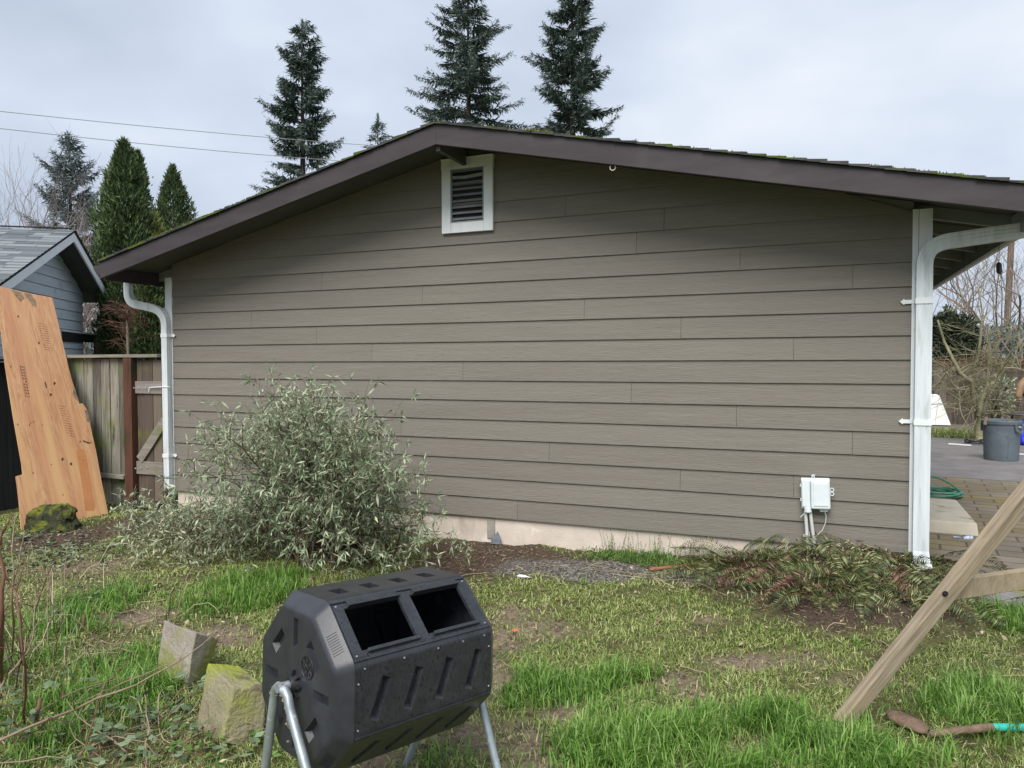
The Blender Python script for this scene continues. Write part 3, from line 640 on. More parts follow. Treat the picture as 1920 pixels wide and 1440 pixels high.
# ------------------------------------------------------------------ compost tumbler
CT = Vector((5.116, -3.854, .479)); AP = .279; LN = .5645; th_, tl_ = R(66.8), -.056
ax = Vector((math.cos(th_)*math.cos(tl_), math.sin(th_)*math.cos(tl_), math.sin(tl_))); nn = Vector((-math.sin(th_), math.cos(th_), 0)); zz_ = ax.cross(nn)
PH = -.045
def blackmat(name, c0, c1, rough, wet=True):
    m = mat(name, [c0, c1], 18, (1,1,1), rough, .10, 150, spec=.5)
    if wet:
        t = m.node_tree; n = t.nodes.new; l = t.links.new; b = [q for q in t.nodes if q.type == 'BSDF_PRINCIPLED'][0]
        vo = n('ShaderNodeTexNoise'); vo.inputs['Scale'].default_value = 130; vo.inputs['Detail'].default_value = 2
        tc = n('ShaderNodeTexCoord'); mp = n('ShaderNodeMapping'); mp.inputs['Scale'].default_value = (1.6, 1.6, .55); l(tc.outputs['Object'], mp.inputs[0]); l(mp.outputs[0], vo.inputs[0])
        r_ = n('ShaderNodeMapRange'); r_.inputs[1].default_value = .57; r_.inputs[2].default_value = .62; l(vo.outputs[0], r_.inputs[0])
        src = b.inputs['Base Color'].links[0].from_socket; mx = n('ShaderNodeMixRGB'); l(r_.outputs[0], mx.inputs[0]); l(src, mx.inputs[1]); mx.inputs[2].default_value = (.012,.013,.0145,1); l(mx.outputs[0], b.inputs['Base Color'])
        r2 = n('ShaderNodeMapRange'); r2.inputs[1].default_value = .57; r2.inputs[2].default_value = .62; r2.inputs[3].default_value = rough; r2.inputs[4].default_value = .3; l(vo.outputs[0], r2.inputs[0]); l(r2.outputs[0], b.inputs['Roughness'])
    return m
m_drum = blackmat('wet_black_plastic', (.022,.024,.028), (.038,.041,.048), .28)
m_cap = blackmat('black_plastic_cap', (.023,.025,.030), (.036,.039,.046), .34, False)
CMP = thing('compost_tumbler', (CT.x, CT.y, GZ), 'black octagonal compost tumbler with two open hatches on a galvanised tube stand', 'composter')
from mathutils.geometry import delaunay_2d_cdt
def cdt(loops):
    vs, es = [], []
    for L_ in loops:
        n = len(vs); vs += [Vector(p) for p in L_]; es += [(n+i, n+(i+1) % len(L_)) for i in range(len(L_))]
    ov, oe, of, *_ = delaunay_2d_cdt(vs, es, [], 0, 1e-7)
    def inside(p, L_):
        c = False
        for i in range(len(L_)):
            (x0, y0), (x1, y1) = L_[i-1], L_[i]
            if (y0 > p[1]) != (y1 > p[1]) and p[0] < (x1-x0)*(p[1]-y0)/(y1-y0)+x0: c = not c
        return c
    res = []
    for f in of:
        c = ((ov[f[0]][0]+ov[f[1]][0]+ov[f[2]][0])/3, (ov[f[0]][1]+ov[f[1]][1]+ov[f[2]][1])/3)
        if inside(c, loops[0]) and not any(inside(c, h) for h in loops[1:]): res.append(f)
    return res, ov
def panel(mb, O, U, V_, Nn, w_, h_, holes, thick=.010):
    """flat panel centred on O with tapered pockets or through openings; holes: (poly, depth or None, shrink)"""
    outer = [(-w_/2,-h_/2),(w_/2,-h_/2),(w_/2,h_/2),(-w_/2,h_/2)]
    loops = [outer]+[h[0] for h in holes]
    tri, flatp = cdt(loops)
    T = lambda p, d=0: O+U*p[0]+V_*p[1]-Nn*d
    for t in tri: mb.face([T(flatp[i]) for i in t])
    for poly, dep, shr in holes:
        c = (sum(p[0] for p in poly)/len(poly), sum(p[1] for p in poly)/len(poly)); d = thick if dep is None else dep
        inner = [(c[0]+(p[0]-c[0])*(1-shr), c[1]+(p[1]-c[1])*(1-shr*.5)) for p in poly]
        for i in range(len(poly)):
            j = (i+1) % len(poly); mb.face([T(poly[i]), T(poly[j]), T(inner[j], d), T(inner[i], d)])
        if dep is not None: mb.face([T(p, d) for p in inner])
RC = AP/math.cos(math.pi/8)
def cdir(k): a = math.pi/2-math.pi/8+k*math.pi/4+PH; return nn*math.cos(a)+zz_*math.sin(a)
HF = AP*math.tan(math.pi/8); rcr = .020
def pnorm(k): a = math.pi/2+k*math.pi/4+PH; return nn*math.cos(a)+zz_*math.sin(a)
# k: 0 top, 1 upper front (hatches), 2 front, 3 lower front, 4 bottom ...   (front = -nn side, towards the camera)
mbd = MB(); mbo = MB()
def slot(cx_, cy_, L_, wd, ang):
    c, s = math.cos(ang), math.sin(ang); return [(cx_+a*c-b*s, cy_+a*s+b*c) for a, b in ((-L_/2,-wd/2),(L_/2,-wd/2),(L_/2,wd/2),(-L_/2,wd/2))]
for k in range(8):
    N_ = pnorm(k-1+1) ; N_ = pnorm(k); V_ = ax.cross(N_); V_ = V_ if True else V_
    # V_ points along increasing angle (downwards on the front side)
    O = CT+N_*AP; hh = 2*(HF-rcr)
    if k == 1: continue
    holes = []
    if k == 0: holes = [([(x-.027, -.018), (x+.025, -.018), (x+.022, .052), (x-.022, .052)], .026, .12) for x in (-.185, -.062, .062, .185)]
    elif k in (2, 3, 5, 6, 7): holes = [(slot(x, .008, .135, .036, R(112)), .020, .38) for x in (-.19, -.06, .07, .20)]
    elif k == 4: holes = []
    panel(mbd, O, ax, V_, N_, LN, hh, holes)
for k in range(8):      # rounded corners between panels
    a0 = math.pi/2+k*math.pi/4+PH; n = 5; prev = None
    N0, N1 = pnorm(k), pnorm(k+1); V0, V1 = ax.cross(N0), ax.cross(N1)
    pA = N0*AP+V0*(HF-rcr); pB = N1*AP-V1*(HF-rcr); pc = (N0*AP+V0*HF)
    arcp = [pA*(1-t)**2+pc*2*t*(1-t)+pB*t*t for t in np.linspace(0, 1, n)]
    for i in range(n-1): mbd.face([CT+arcp[i]-ax*LN/2, CT+arcp[i]+ax*LN/2, CT+arcp[i+1]+ax*LN/2, CT+arcp[i+1]-ax*LN/2], True)
DR = mbd.build('drum_shell', m_drum, CMP)
# hatch frame, 2 open hatches
N_ = pnorm(1); V_ = ax.cross(N_); O = CT+N_*(AP+.001); hh = 2*(HF-rcr)
hol = []
for xc in (-.135, .128): hol.append(([(xc-.108, -.078), (xc+.108, -.078), (xc+.108, .076), (xc-.108, .076)], None, .02))
mbo = MB(); panel(mbo, O, ax, V_, N_, LN-.006, hh, hol); mbo.build('hatch_frame', m_drum, CMP)
for s_, nm in ((-1, 'top'), (1, 'sill')):
    for xc in (-.135, .128):
        mb = MB(); c = O+ax*(xc+.008)+V_*(s_*.084)+N_*.008
        mb.box(c, (.205, .012, .018), Matrix((ax, V_, N_)).transposed()); mb.box(c-N_*.006+V_*s_*.010, (.20, .022, .004), Matrix((ax, V_, N_)).transposed())
        mb.build('hatch_rail', m_drum, CMP, bevel=.0015)
mb = MB()                                         # seam lips along the frame and front panel
for k, vs in ((1, (-HF+.012, HF-.010)), (2, (HF-.008,))):
    N2 = pnorm(k); V2 = ax.cross(N2)
    for v in vs: mb.bar(CT+N2*(AP+.002)+V2*v-ax*LN/2, CT+N2*(AP+.002)+V2*v+ax*LN/2, .005, .005, N2)
mb.build('panel_seam', m_drum, CMP)
def screw(k, u, v):
    N2 = pnorm(k); V2 = ax.cross(N2); p = CT+N2*(AP+.001)+ax*u+V2*v; mb = MB(); mb.tube([p, p+N2*.003], [.0034, .0025], 8); mb.build('screw', m_galv, CMP)
for u in (-.268, .268):
    for v in (-.09, .09): screw(1, u, v)
for u in (-.25, -.1, .04, .15, .25): screw(2, u, -HF+.014+.004)
for u in (-.272, .272):
    for v in (-.055, .085): screw(2, u, v)
# end caps
for s_ in (-1, 1):
    mb = MB(); ring = []; ring2 = []; capd = .052; inn = .040
    nA = 8
    def octp(apo, off, ext=0):
        out_ = []
        for k in range(8):
            d = cdir(k); R_ = apo/math.cos(math.pi/8)
            N0, N1 = pnorm(k-1+0), pnorm(k)
            out_.append(CT+ax*s_*(LN/2+off)+d*R_)
        return out_
    def rounded(apo, off, r_):
        o8 = octp(apo, off); res = []
        for i in range(8):
            p, a, b = o8[i], o8[i-1], o8[(i+1) % 8]; pa = p+(a-p).normalized()*r_; pb = p+(b-p).normalized()*r_
            for t in (0, .33, .67, 1): res.append(pa*(1-t)**2+p*2*t*(1-t)+pb*t*t)
        return res
    layers = [rounded(AP-.001, -.004, .022), rounded(AP+.001, .003, .022), rounded(AP-inn+.006, capd-.010, .020), rounded(AP-inn-.001, capd-.003, .02), rounded(AP-inn-.010, capd, .018)]
    for a, b in zip(layers[:-1], layers[1:]):
        for i in range(len(a)): j = (i+1) % len(a); mb.face([a[i], a[j], b[j], b[i]], True)
    # face with pockets
    lay = layers[-1]; c0 = CT+ax*s_*(LN/2+capd); U_ = nn*(-1 if s_ < 0 else 1); W_ = zz_
    to2 = lambda p: ((p-c0).dot(U_), (p-c0).dot(W_))
    outer = [to2(p) for p in lay]
    holes = []
    for j in range(8):
        a = R(90+45*j)-PH*1; rad = .165
        if j % 2 == 0: hp = slot(rad*math.cos(a), rad*math.sin(a), .094, .028, a)
        else:
            cxx, cyy = rad*1.06*math.cos(a), rad*1.06*math.sin(a); t_ = a+math.pi/2
            hp = slot(cxx*.93, cyy*.93, .092, .040, t_)
        holes.append((hp, .020, .32))
    dc = (.082, .075)  # vent disc place on the visible cap
    tri, fp = cdt([outer]+[h[0] for h in holes])
    T = lambda p, d=0: c0+U_*p[0]+W_*p[1]-ax*s_*d
    for t in tri: mb.face([T(fp[i]) for i in t])
    for poly, dep, shr in holes:
        c = (sum(p[0] for p in poly)/4, sum(p[1] for p in poly)/4); inner = [(c[0]+(p[0]-c[0])*(1-shr*.6)*.92, c[1]+(p[1]-c[1])*(1-shr*.6)*.92-.004) for p in poly]
        for i in range(4): j = (i+1) % 4; mb.face([T(poly[i]), T(poly[j]), T(inner[j], dep), T(inner[i], dep)])
        mb.face([T(p, dep) for p in inner])
    CAPO = mb.build('end_cap', m_cap, CMP)
    if s_ < 0:
        mb = MB(); cc = T((dc[0]*.95, dc[1]), 0)
        mb.tube([cc+(U_*math.cos(a)+W_*math.sin(a))*.036-ax*s_*-.001 for a in np.linspace(0, 2*math.pi, 25)], .0028, 6)
        for a in np.linspace(0, math.pi, 4)[:-1]: d = U_*math.cos(a+.5)+W_*math.sin(a+.5); mb.tube([cc-d*.034, cc+d*.034], .0022, 6)
        for j in range(36):
            rr_ = .008+.025*((j*7) % 10)/10; d = (U_*math.cos(j*2.4)+W_*math.sin(j*2.4))*rr_; mb.tube([cc+d, cc+d+ax*s_*.003], .0022, 5)
        mb.build('vent_disc', m_black, CAPO)
        mb = MB()
        for k, base in ((1, 0), (3, 0)):
            N2 = (pnorm(k)*.75+ax*s_*.66).normalized(); V2 = ax.cross(pnorm(k)).normalized()
            for q in range(9):
                p = CT+ax*s_*(LN/2+capd*.5)+pnorm(k)*(AP-inn*.5+.001)+V2*(-.01+q*.0085); t2 = N2.cross(V2).normalized()
                mb.bar(p-t2*.018, p+t2*.018, .0012, .003, N2)
        mb.build('vent_louvres', m_black, CAPO)
        hubp = c0
        mb = MB(); mb.tube([c0-ax*s_*.005, c0+ax*s_*.022], [.034, .026], 14); 
        for j in range(8):
            a = j*math.pi/4; d = U_*math.cos(a)+W_*math.sin(a); mb.bar(c0+d*.012+ax*s_*.010, c0+d*.046+ax*s_*.004, .006, .014, ax)
        mb.build('hub', m_black, CMP)
mb = MB(); mb.tube([CT-ax*(LN/2+.115), CT+ax*(LN/2+.115)], .0155, 14); mb.build('axle', m_galv, CMP)
for s_ in (-1, 1):
    ap = CT+ax*s_*(LN/2+.098)
    for k, (spr_, ex) in {-1: (.46 if s_ < 0 else .33, .02), 1: (.20 if s_ < 0 else .30, .0)}.items():
        f = ap+nn*k*spr_+ax*ex*s_; f.z = GZ-.02
        if s_ > 0: f += (-rt*.06 if k < 0 else ax*-.13-nn*.10)
        u_ = (f-ap).normalized(); kn = ap+Vector((0,0,-.006))
        sh_ = ap+nn*k*.055-Vector((0,0,.022))
        mb = MB(); mb.tube([kn+nn*k*.004, ap+nn*k*.022+Vector((0,0,-.004))*1, ap+nn*k*.040-Vector((0,0,.018)), ap+nn*k*.052-Vector((0,0,.05))]+[ap+nn*k*.052-Vector((0,0,.05))+(f-(ap+nn*k*.052-Vector((0,0,.05))))*t for t in (.06, .5, 1)], .0155, 14)
        p_ = ap+(f-ap)*.62; mb.tube([p_-u_*.001, p_+u_*.002], .0166, 14); LG = mb.build('leg', m_galv, CMP)
        mb = MB(); q_ = ap+(f-ap)*.58; mb.tube([q_-rt*.0, q_-fw*.018], .004, 8); mb.build('bolt', m_bolt, LG)
mb = MB(); ap = CT-ax*(LN/2+.098); rr = random.Random(4)
for i in range(150):
    t = abs(rr.gauss(0, .35)); k = -1 if rr.random() < .8 else 1; a = rr.uniform(0, 6.28)
    p = ap+nn*k*min(.052, t*.16)-Vector((0,0,max(0, t*.14-.006)))+(nn*math.cos(a)*.5+zz_*math.sin(a)-ax*.5*abs(math.sin(a*1.7)))*.0165
    s = rr.uniform(.003, .008); mb.box(p, (s*1.6, s, s*.5), Matrix.Rotation(rr.uniform(0, 6), 3, (rr.random(), rr.random(), rr.random()+.01)))
mb.build('stuck_leaf_litter', m_mud, CMP)

# ------------------------------------------------------------------ swing frame timber leg, right foreground
_u = (atd(1918, 933, 3.12)-P3(1568, 1348)).normalized(); _n = _u.cross(Vector((-.25,-.35,1))).normalized()
m_timber = mat('weathered_timber', [(.20,.15,.10), (.31,.25,.175), (.42,.35,.26)], 3.5, (.9,16,16), .85, .35, 5, (1.2,30,30), dist=.8, patch=[((.16,.12,.085), 4, .56, .75, (.6,3,3)), ((.42,.33,.20), 1.2, .5, .7)], frame=Matrix((_u, _n, _u.cross(_n))).transposed())
SW = thing('timber_frame', P3(1568, 1344), 'weathered brown timber A-frame with a slanting leg and bolted cross rail at the right edge', 'timber frame')
b0 = P3(1568, 1348)-Vector((0,0,.03)); t0 = atd(1918, 933, 3.12); ud = (t0-b0).normalized()
top = b0+ud*2.55; nrm = (CAM-(b0+t0)/2).normalized()
mb = MB(); mb.bar(b0-ud*.12, top, .060, .060, (-.25, -.35, 1)); L1 = mb.build('leg', m_timber, SW, bevel=.004)
cA = atd(1762, 1092, 3.24); cB = atd(1920, 1100, 3.24*1.055); cd_ = (cB-cA); cd_.z = 0; cd_.normalize()
cA2 = atd(1800, 1102, 3.28); mb = MB(); mb.bar(cA2-cd_*.075, cA2+cd_*1.5, .040, .088, (0,0,1)); mb.build('cross_rail', m_timber, SW, bevel=.003)
pb = cA2+cd_*1.42; ub_ = (Vector((top.x, top.y, top.z))-Vector((pb.x+cd_.x*.2, pb.y+cd_.y*.2, GZ)))
f2 = Vector((pb.x, pb.y, pb.z)); dirn = (top-f2).normalized(); foot = f2-dirn*((f2.z-GZ)/dirn.z)
mb = MB(); mb.bar(foot, top, .088, .088, (-.25,-.35,1)); mb.build('leg', m_timber, SW, bevel=.004)
mb = MB(); 
dd = (atd(1772, 1113, 3.0)-CAM).normalized(); mid = b0+ud*((atd(1772, 1113, 3.17)-b0).dot(ud))
# bolt head on the face towards the camera
X_ = ud; Nn_ = X_.cross(Vector((-.25,-.35,1))).normalized(); Nn_ = Nn_ if Nn_.dot(CAM-mid) > 0 else -Nn_
d_ = ray(1772, 1113); pbolt = CAM+d_*(((b0+Nn_*.0305)-CAM).dot(Nn_)/d_.dot(Nn_))
mb.tube([pbolt-Nn_*.002, pbolt+Nn_*.003], .0125, 14); mb.tube([pbolt, pbolt+Nn_*.010], [.009, .007], 6); mb.build('bolt', m_black, SW)

# shovel lying in the grass
SHV = thing('shovel', P3(1750, 1378), 'muddy shovel lying in long grass with brown socket and turquoise handle', 'shovel')
m_shm = mat('muddy_blade', [(.10,.062,.042), (.24,.165,.12)], 12, rough=.9, bump=.7, bscale=40)
m_rust = mat('brown_socket', [(.12,.075,.05), (.22,.15,.11)], 20, rough=.8, bump=.3, bscale=60)
m_turq = mat('turquoise_fibreglass', [(.02,.36,.30), (.04,.48,.40)], 6, rough=.4, patch=[((.10,.25,.20), 20, .6, .8)])
ha, hb = P3(1742, 1392)+Vector((0,0,.035)), P3(1860, 1382)+Vector((0,0,.045)); hd = (P3(1990, 1384)+Vector((0,0,.05))-hb).normalized()
mb = MB(); mb.tube([ha, ha+(hb-ha)*.4+Vector((0,0,.004)), hb], [.012, .016, .018], 12); mb.build('socket', m_rust, SHV)
mb = MB(); mb.tube([hb-hd*.01, hb+hd*.5, hb+hd*1.05], .0165, 12); mb.build('handle', m_turq, SHV)
bl = []; q0, q1 = P3(1664, 1350), P3(1742, 1388); bd = (q1-q0); bl_ = bd.length; bd.normalize(); bs = Vector((-bd.y, bd.x, 0)); V_ = []; F_ = []
import bmesh
bm = bmesh.new(); grid = []
for i in range(13):
    row = []
    for j in range(9):
        u = i/12; v = j/4-1; wv = .052*(1-(abs(u-.5)*2)**3*.75)
        p = q0+bd*bl_*u+bs*v*wv+Vector((0,0,.035+.03*(1-v*v)*(.6+.4*math.sin(u*3.1))+.004*math.sin(i*5+j*3)))
        row.append(bm.verts.new(p-ORG[SHV.name]))
    grid.append(row)
for i in range(12):
    for j in range(8): bm.faces.new((grid[i][j], grid[i+1][j], grid[i+1][j+1], grid[i][j+1]))
me = bpy.data.meshes.new('blade'); bm.to_mesh(me); bm.free(); me.materials.append(m_shm); me.polygons.foreach_set('use_smooth', [True]*len(me.polygons))
o = bpy.data.objects.new('blade', me); COL.objects.link(o); o.parent = SHV; sm_ = o.modifiers.new('solid', 'SOLIDIFY'); sm_.thickness = .008; ORG[o.name] = ORG[SHV.name]

# ------------------------------------------------------------------ small bits near the wall
def mesh_thing(mb, name, m, label, cat, group=None, bevel=0): return tag(mb.build(name, m, bevel=bevel), label, cat, group)
m_slate = mat('blue_grey_slate', [(.10,.12,.14), (.17,.19,.215)], 9, rough=.7, bump=.3, bscale=30)
q = aty(929, 1014, -.06); mb = MB(); mb.prism([q+Vector((-.052,0,-.03)), q+Vector((.05,0,-.03)), q+Vector((.045,.01,.01)), q+Vector((.002,.035,.075)), q+Vector((-.04,.01,.015))], (0,.012,0)); mesh_thing(mb, 'slate_shard', m_slate, 'pointed blue-grey slate shard standing against the foundation', 'slate')
m_or = mat('orange_clay', [(.45,.11,.05), (.62,.20,.10)], 20, rough=.8, bump=.3, bscale=60)
p = P3(1181, 1045)+Vector((0,0,.03)); mb = MB(); mb.prism([p+Vector((-.045,0,-.02)), p+Vector((.02,-.01,-.028)), p+Vector((.035,.01,.012)), p+Vector((.03,.02,.035)), p+Vector((-.02,.015,.012))], (.0,.012,.004)); mesh_thing(mb, 'brick_chip', m_or, 'bright orange chip on the gravel beside the green weeds', 'brick chip')
p = P3(965, 1182)+Vector((0,0,.012)); mb = MB(); mb.prism([p+Vector((-.018,-.008,-.006)), p+Vector((.006,-.018,-.008)), p+Vector((.024,-.002,-.004)), p+Vector((.012,.012,.0)), p+Vector((-.010,.009,-.002))], (0.002,0,.006)); mesh_thing(mb, 'brick_chip', m_or, 'small orange-red chip on the bare soil right of the composter', 'brick chip')
p = atz(978, 1079, -.05); mb = MB(); mb.prism([p+Vector((-.04,0,-.01)), p+Vector((.0,-.012,-.01)), p+Vector((.07,-.002,-.008)), p+Vector((.02,.008,.0)), p+Vector((-.02,.012,.0))], (0,0,.003)); mesh_thing(mb, 'paper_scrap', m_white, 'torn white scrap on the dark gravel in front of the foundation', 'scrap')
m_rlath = mat('red_brown_lath', [(.28,.10,.055), (.46,.20,.12)], 4, (1,8,8), .8, .2, 30)
a, b = P3(1218, 1068)+Vector((0,0,.02)), P3(1345, 1066)+Vector((0,0,.03)); mb = MB(); mb.bar(a, b, .028, .014); mesh_thing(mb, 'wood_lath', m_rlath, 'reddish-brown wooden lath lying on gravel at the left edge of the ferns', 'lath', bevel=.001)
mb = MB(); lp = [P3(x, y)+Vector((0,0,h_)) for x, y, h_ in ((1336,1072,.02),(1318,1062,.05),(1309,1045,.09),(1312,1030,.13),(1330,1018,.16),(1358,1013,.16),(1395,1020,.11),(1410,1030,.05))]
mb.tube(lp, .0035, 6); mesh_thing(mb, 'loose_wire', m_pvc, 'loop of thin white wire sticking up left of the utility conduits', 'wire')
q = P3(1868, 1138); 
hexa('paving_block', [q+Vector(v) for v in ((-.16,-.09,.055),(.13,-.13,.055),(.19,.07,.06),(-.10,.11,.06))], [q+Vector(v) for v in ((-.16,-.09,-.03),(.13,-.13,-.03),(.19,.07,-.03),(-.10,.11,-.03))], mat('grey_paver', [(.17,.16,.155), (.27,.255,.245)], 8, rough=.9, bump=.3, bscale=60), 'grey flat paving block on the grass under the cross rail', 'paving block', .006, amp=.0012)
q = P3(1935, 1140)
hexa('paving_block', [q+Vector(v) for v in ((-.12,-.07,.05),(.13,-.10,.05),(.16,.07,.05),(-.10,.11,.05))], [q+Vector(v) for v in ((-.12,-.07,-.03),(.13,-.10,-.03),(.16,.07,-.03),(-.10,.11,-.03))], m_conc, 'dark paving block cut by the right edge of the photo under the rail', 'paving block', .006, amp=.0012)
# step slab, hose, litter by the corner
m_step = mat('pale_step_concrete', [(.38,.34,.27), (.52,.48,.39)], 4, rough=.9, bump=.3, bscale=60, patch=[((.20,.20,.10), 5, .6, .75)])
z0 = -.004
hexa('step_slab', [Vector(v) for v in ((7.32,1.50,.11),(7.90,1.48,.105),(7.93,2.72,.105),(7.32,2.74,.11))], [Vector(v) for v in ((7.32,1.47,z0),(7.91,1.45,z0),(7.94,2.75,z0),(7.32,2.77,z0))], m_step, 'pale concrete step slab on the mossy paving beside the garage corner', 'step', .012, amp=.0007)
m_hose = mat('green_hose', [(.035,.16,.10), (.07,.25,.17)], 12, rough=.45)
hc = atz(1752, 925, .03); pts = []; n = 150
for i in range(n):
    t = i/n*2*math.pi*5.3; rad = .26+.035*math.sin(t*.37+1)+.02*math.sin(t*1.9); pts.append(Vector((hc.x+rad*1.0*math.cos(t)+.03*math.sin(t*.21), hc.y+rad*1.0*math.sin(t), .02+.022*i/n*5.3*.55+.012*math.sin(t*1.3+2)+(.10*max(0, math.sin(t-.4))*(1 if i > n*.8 else 0)))))
mb = MB(); mb.tube(pts, .0105, 8); mesh_thing(mb, 'garden_hose', m_hose, 'coiled green garden hose on the paving behind the step slab', 'hose')
q = atz(1806, 1009, .0); mb = MB(); mb.tube([q, q+Vector((.07,.015,.012))], [.012, .02], 8); mb.box(q+Vector((-.05,-.01,.008)), (.05,.02,.006)); mesh_thing(mb, 'plastic_litter', mat('blue_white_plastic', [(.15,.30,.6), (.75,.8,.85)], 30, rough=.4, contrast=(.45,.55)), 'crumpled blue and white plastic litter at the foot of the step slab', 'litter')

# ------------------------------------------------------------------ behind the garage corner: bin, board, person, fences
m_bin = mat('grey_bin_plastic', [(.085,.11,.125), (.125,.155,.175)], 5, rough=.55, bump=.05, bscale=30, patch=[((.07,.085,.09), 6, .6, .75)])
bc = atz(1877, 862, 0); Db = (bc-CAM).dot(fw); bs_ = 64*Db/FPX/2; bh = 75*Db/FPX
BIN = thing('rubbish_bin', (bc.x, bc.y, 0), 'round grey plastic rubbish bin full of offcuts on the driveway', 'bin')
mb = MB(); prof = [(0,.004),(.86,.004),(.87,.03),(.90,.4),(.935,.80),(.95,.90),(1.0,.905),(1.02,.95),(1.02,.985),(.985,1.0),(.955,.985),(.945,.9),(.91,.78),(0,.78)]
n = 40; ring = []
for r_, z_ in prof: ring.append([Vector((bc.x+bs_*r_*math.cos(2*math.pi*i/n), bc.y+bs_*r_*math.sin(2*math.pi*i/n), bh*z_)) for i in range(n)])
for a, b in zip(ring[:-1], ring[1:]):
    for i in range(n): mb.face([a[i], a[(i+1) % n], b[(i+1) % n], b[i]], True)
mb.build('body', m_bin, BIN)
def binpt(ang, z, r_=1.0):
    rr_ = bs_*(np.interp(z, [0,.4,.8,.9], [.87,.90,.935,.95]))*r_; c = Vector((CAM.x-bc.x, CAM.y-bc.y, 0)).normalized(); a0 = math.atan2(c.y, c.x)+ang
    return Vector((bc.x+rr_*math.cos(a0), bc.y+rr_*math.sin(a0), bh*z))
mb = MB(); mb.tube([binpt(a, z, 1.004) for a, z in ((-1.35,.76),(-.9,.77),(-.4,.73),(-.05,.66),(.25,.64),(.36,.60),(.38,.4),(.38,.05))], .005, 6); mb.build('moulded_rib', m_bin, BIN)
for a0 in (1.02, -2.1):
    mb = MB(); pts = [binpt(a0-.30, .93, 1.06), binpt(a0-.26, .76, 1.10), binpt(a0-.1, .72, 1.16), binpt(a0+.15, .72, 1.16), binpt(a0+.3, .76, 1.10), binpt(a0+.34, .93, 1.06)]
    mb.tube(pts, .016, 8); mb.build('handle', m_bin, BIN)
mb = MB(); rr = random.Random(12)
for i in range(26):
    a = rr.uniform(0, 6.28); r_ = bs_*.8*rr.random()**.5; p = Vector((bc.x+r_*math.cos(a), bc.y+r_*math.sin(a), bh*rr.uniform(.8,.97))); mb.box(p, (rr.uniform(.05,.2), .03, .015), Matrix.Rotation(rr.uniform(0,6), 3, 'Z') @ Matrix.Rotation(rr.uniform(-.5,.5), 3, 'Y'))
p = atd(1848, 789, Db-.05); mb.box(p, (.045, .03, .12), Matrix.Rotation(.15, 3, 'Y')); mesh_thing(mb, 'wood_offcuts', mat('pale_offcuts', [(.22,.16,.10), (.55,.47,.36)], 5, rough=.8, island=.7), 'pale wood and plaster offcuts piled inside the grey bin', 'offcuts')
# white board leaning on the back fence
a, b = atz(1690, 796, .02), atz(1783, 797, .02); dv = (b-a); dv.z = 0; dv.normalize(); bk = Vector((-dv.y, dv.x, 0)); hh_ = .70
mb = MB(); mb.prism([a, b, b-dv*.19+bk*.2+Vector((0,0,hh_)), b-dv*.26+bk*.22+Vector((0,0,hh_+.03)), a+bk*.22+Vector((0,0,hh_+.03))], bk*.02); mesh_thing(mb, 'white_board', mat('dirty_white_board', [(.62,.63,.60), (.74,.75,.72)], 2, rough=.6, patch=[((.5,.5,.47), 3, .6, .75)]), 'off-white board with slanted edge leaning near the back fence', 'board')
# back fence
fa, fb_ = atz(1690, 793, 0), atz(2060, 800, 0); fl = (fb_-fa).length; fd = (fb_-fa).normalized(); fn = Vector((-fd.y, fd.x, 0))
m_bfence = mat('brown_back_fence', [(.055,.04,.033), (.105,.083,.070), (.17,.14,.12)], 2.6, (5,5,.5), .9, .3, 5, (9,9,.6), island=.4, dist=1, patch=[((.15,.13,.09), 2, .55, .7, (1,1,1.5))])
BF = thing('wooden_fence', (fa+fb_)/2, 'tall brown board fence behind the bare tree and driveway', 'fence')
mb = MB(); x = 0; rr = random.Random(6)
while x < fl:
    w_ = .14*rr.uniform(.95,1.05); c = fa+fd*(x+w_/2); mb.box((c.x+fn.x*rr.uniform(-.005,.005), c.y, .78+rr.uniform(-.006,.006)), (w_-.005, .02, 1.56), Matrix((fd, fn, Vector((0,0,1)))).transposed()); x += w_
mb.build('boards', m_bfence, BF)
mb = MB(); mb.bar(fa-fn*.03+Vector((0,0,1.50)), fb_-fn*.03+Vector((0,0,1.50)), .03, .11); mb.bar(fa+Vector((0,0,1.60)), fb_+Vector((0,0,1.60)), .14, .03); mb.build('top_rail', m_post, BF)
# laths and scrap at the driveway edge
a, b = atz(1779, 832, .02), atz(1821, 835, .02); mb = MB(); mb.bar(a, b, .05, .02); mesh_thing(mb, 'white_lath', m_white, 'white lath lying across the driveway edge below the bare tree', 'lath')
mb = MB(); q = atz(1828, 830, .03); mb.tube([q+Vector((.16*math.cos(t), .14*math.sin(t), .03+.02*math.sin(3*t))) for t in np.linspace(0, 12, 40)], .018, 6); mb.bar(q+Vector((-.15,-.1,0)), q+Vector((.3,-.1,0)), .05, .02); mesh_thing(mb, 'scrap_coil', m_black, 'tangled black scrap coil on the ground at the tree foot', 'scrap')
a, b = atz(1908, 851, .02), atz(1960, 856, .02); mb = MB(); mb.bar(a, b, .05, .02); mesh_thing(mb, 'white_lath', m_white, 'short pale lath at the right edge beyond the bin', 'lath')
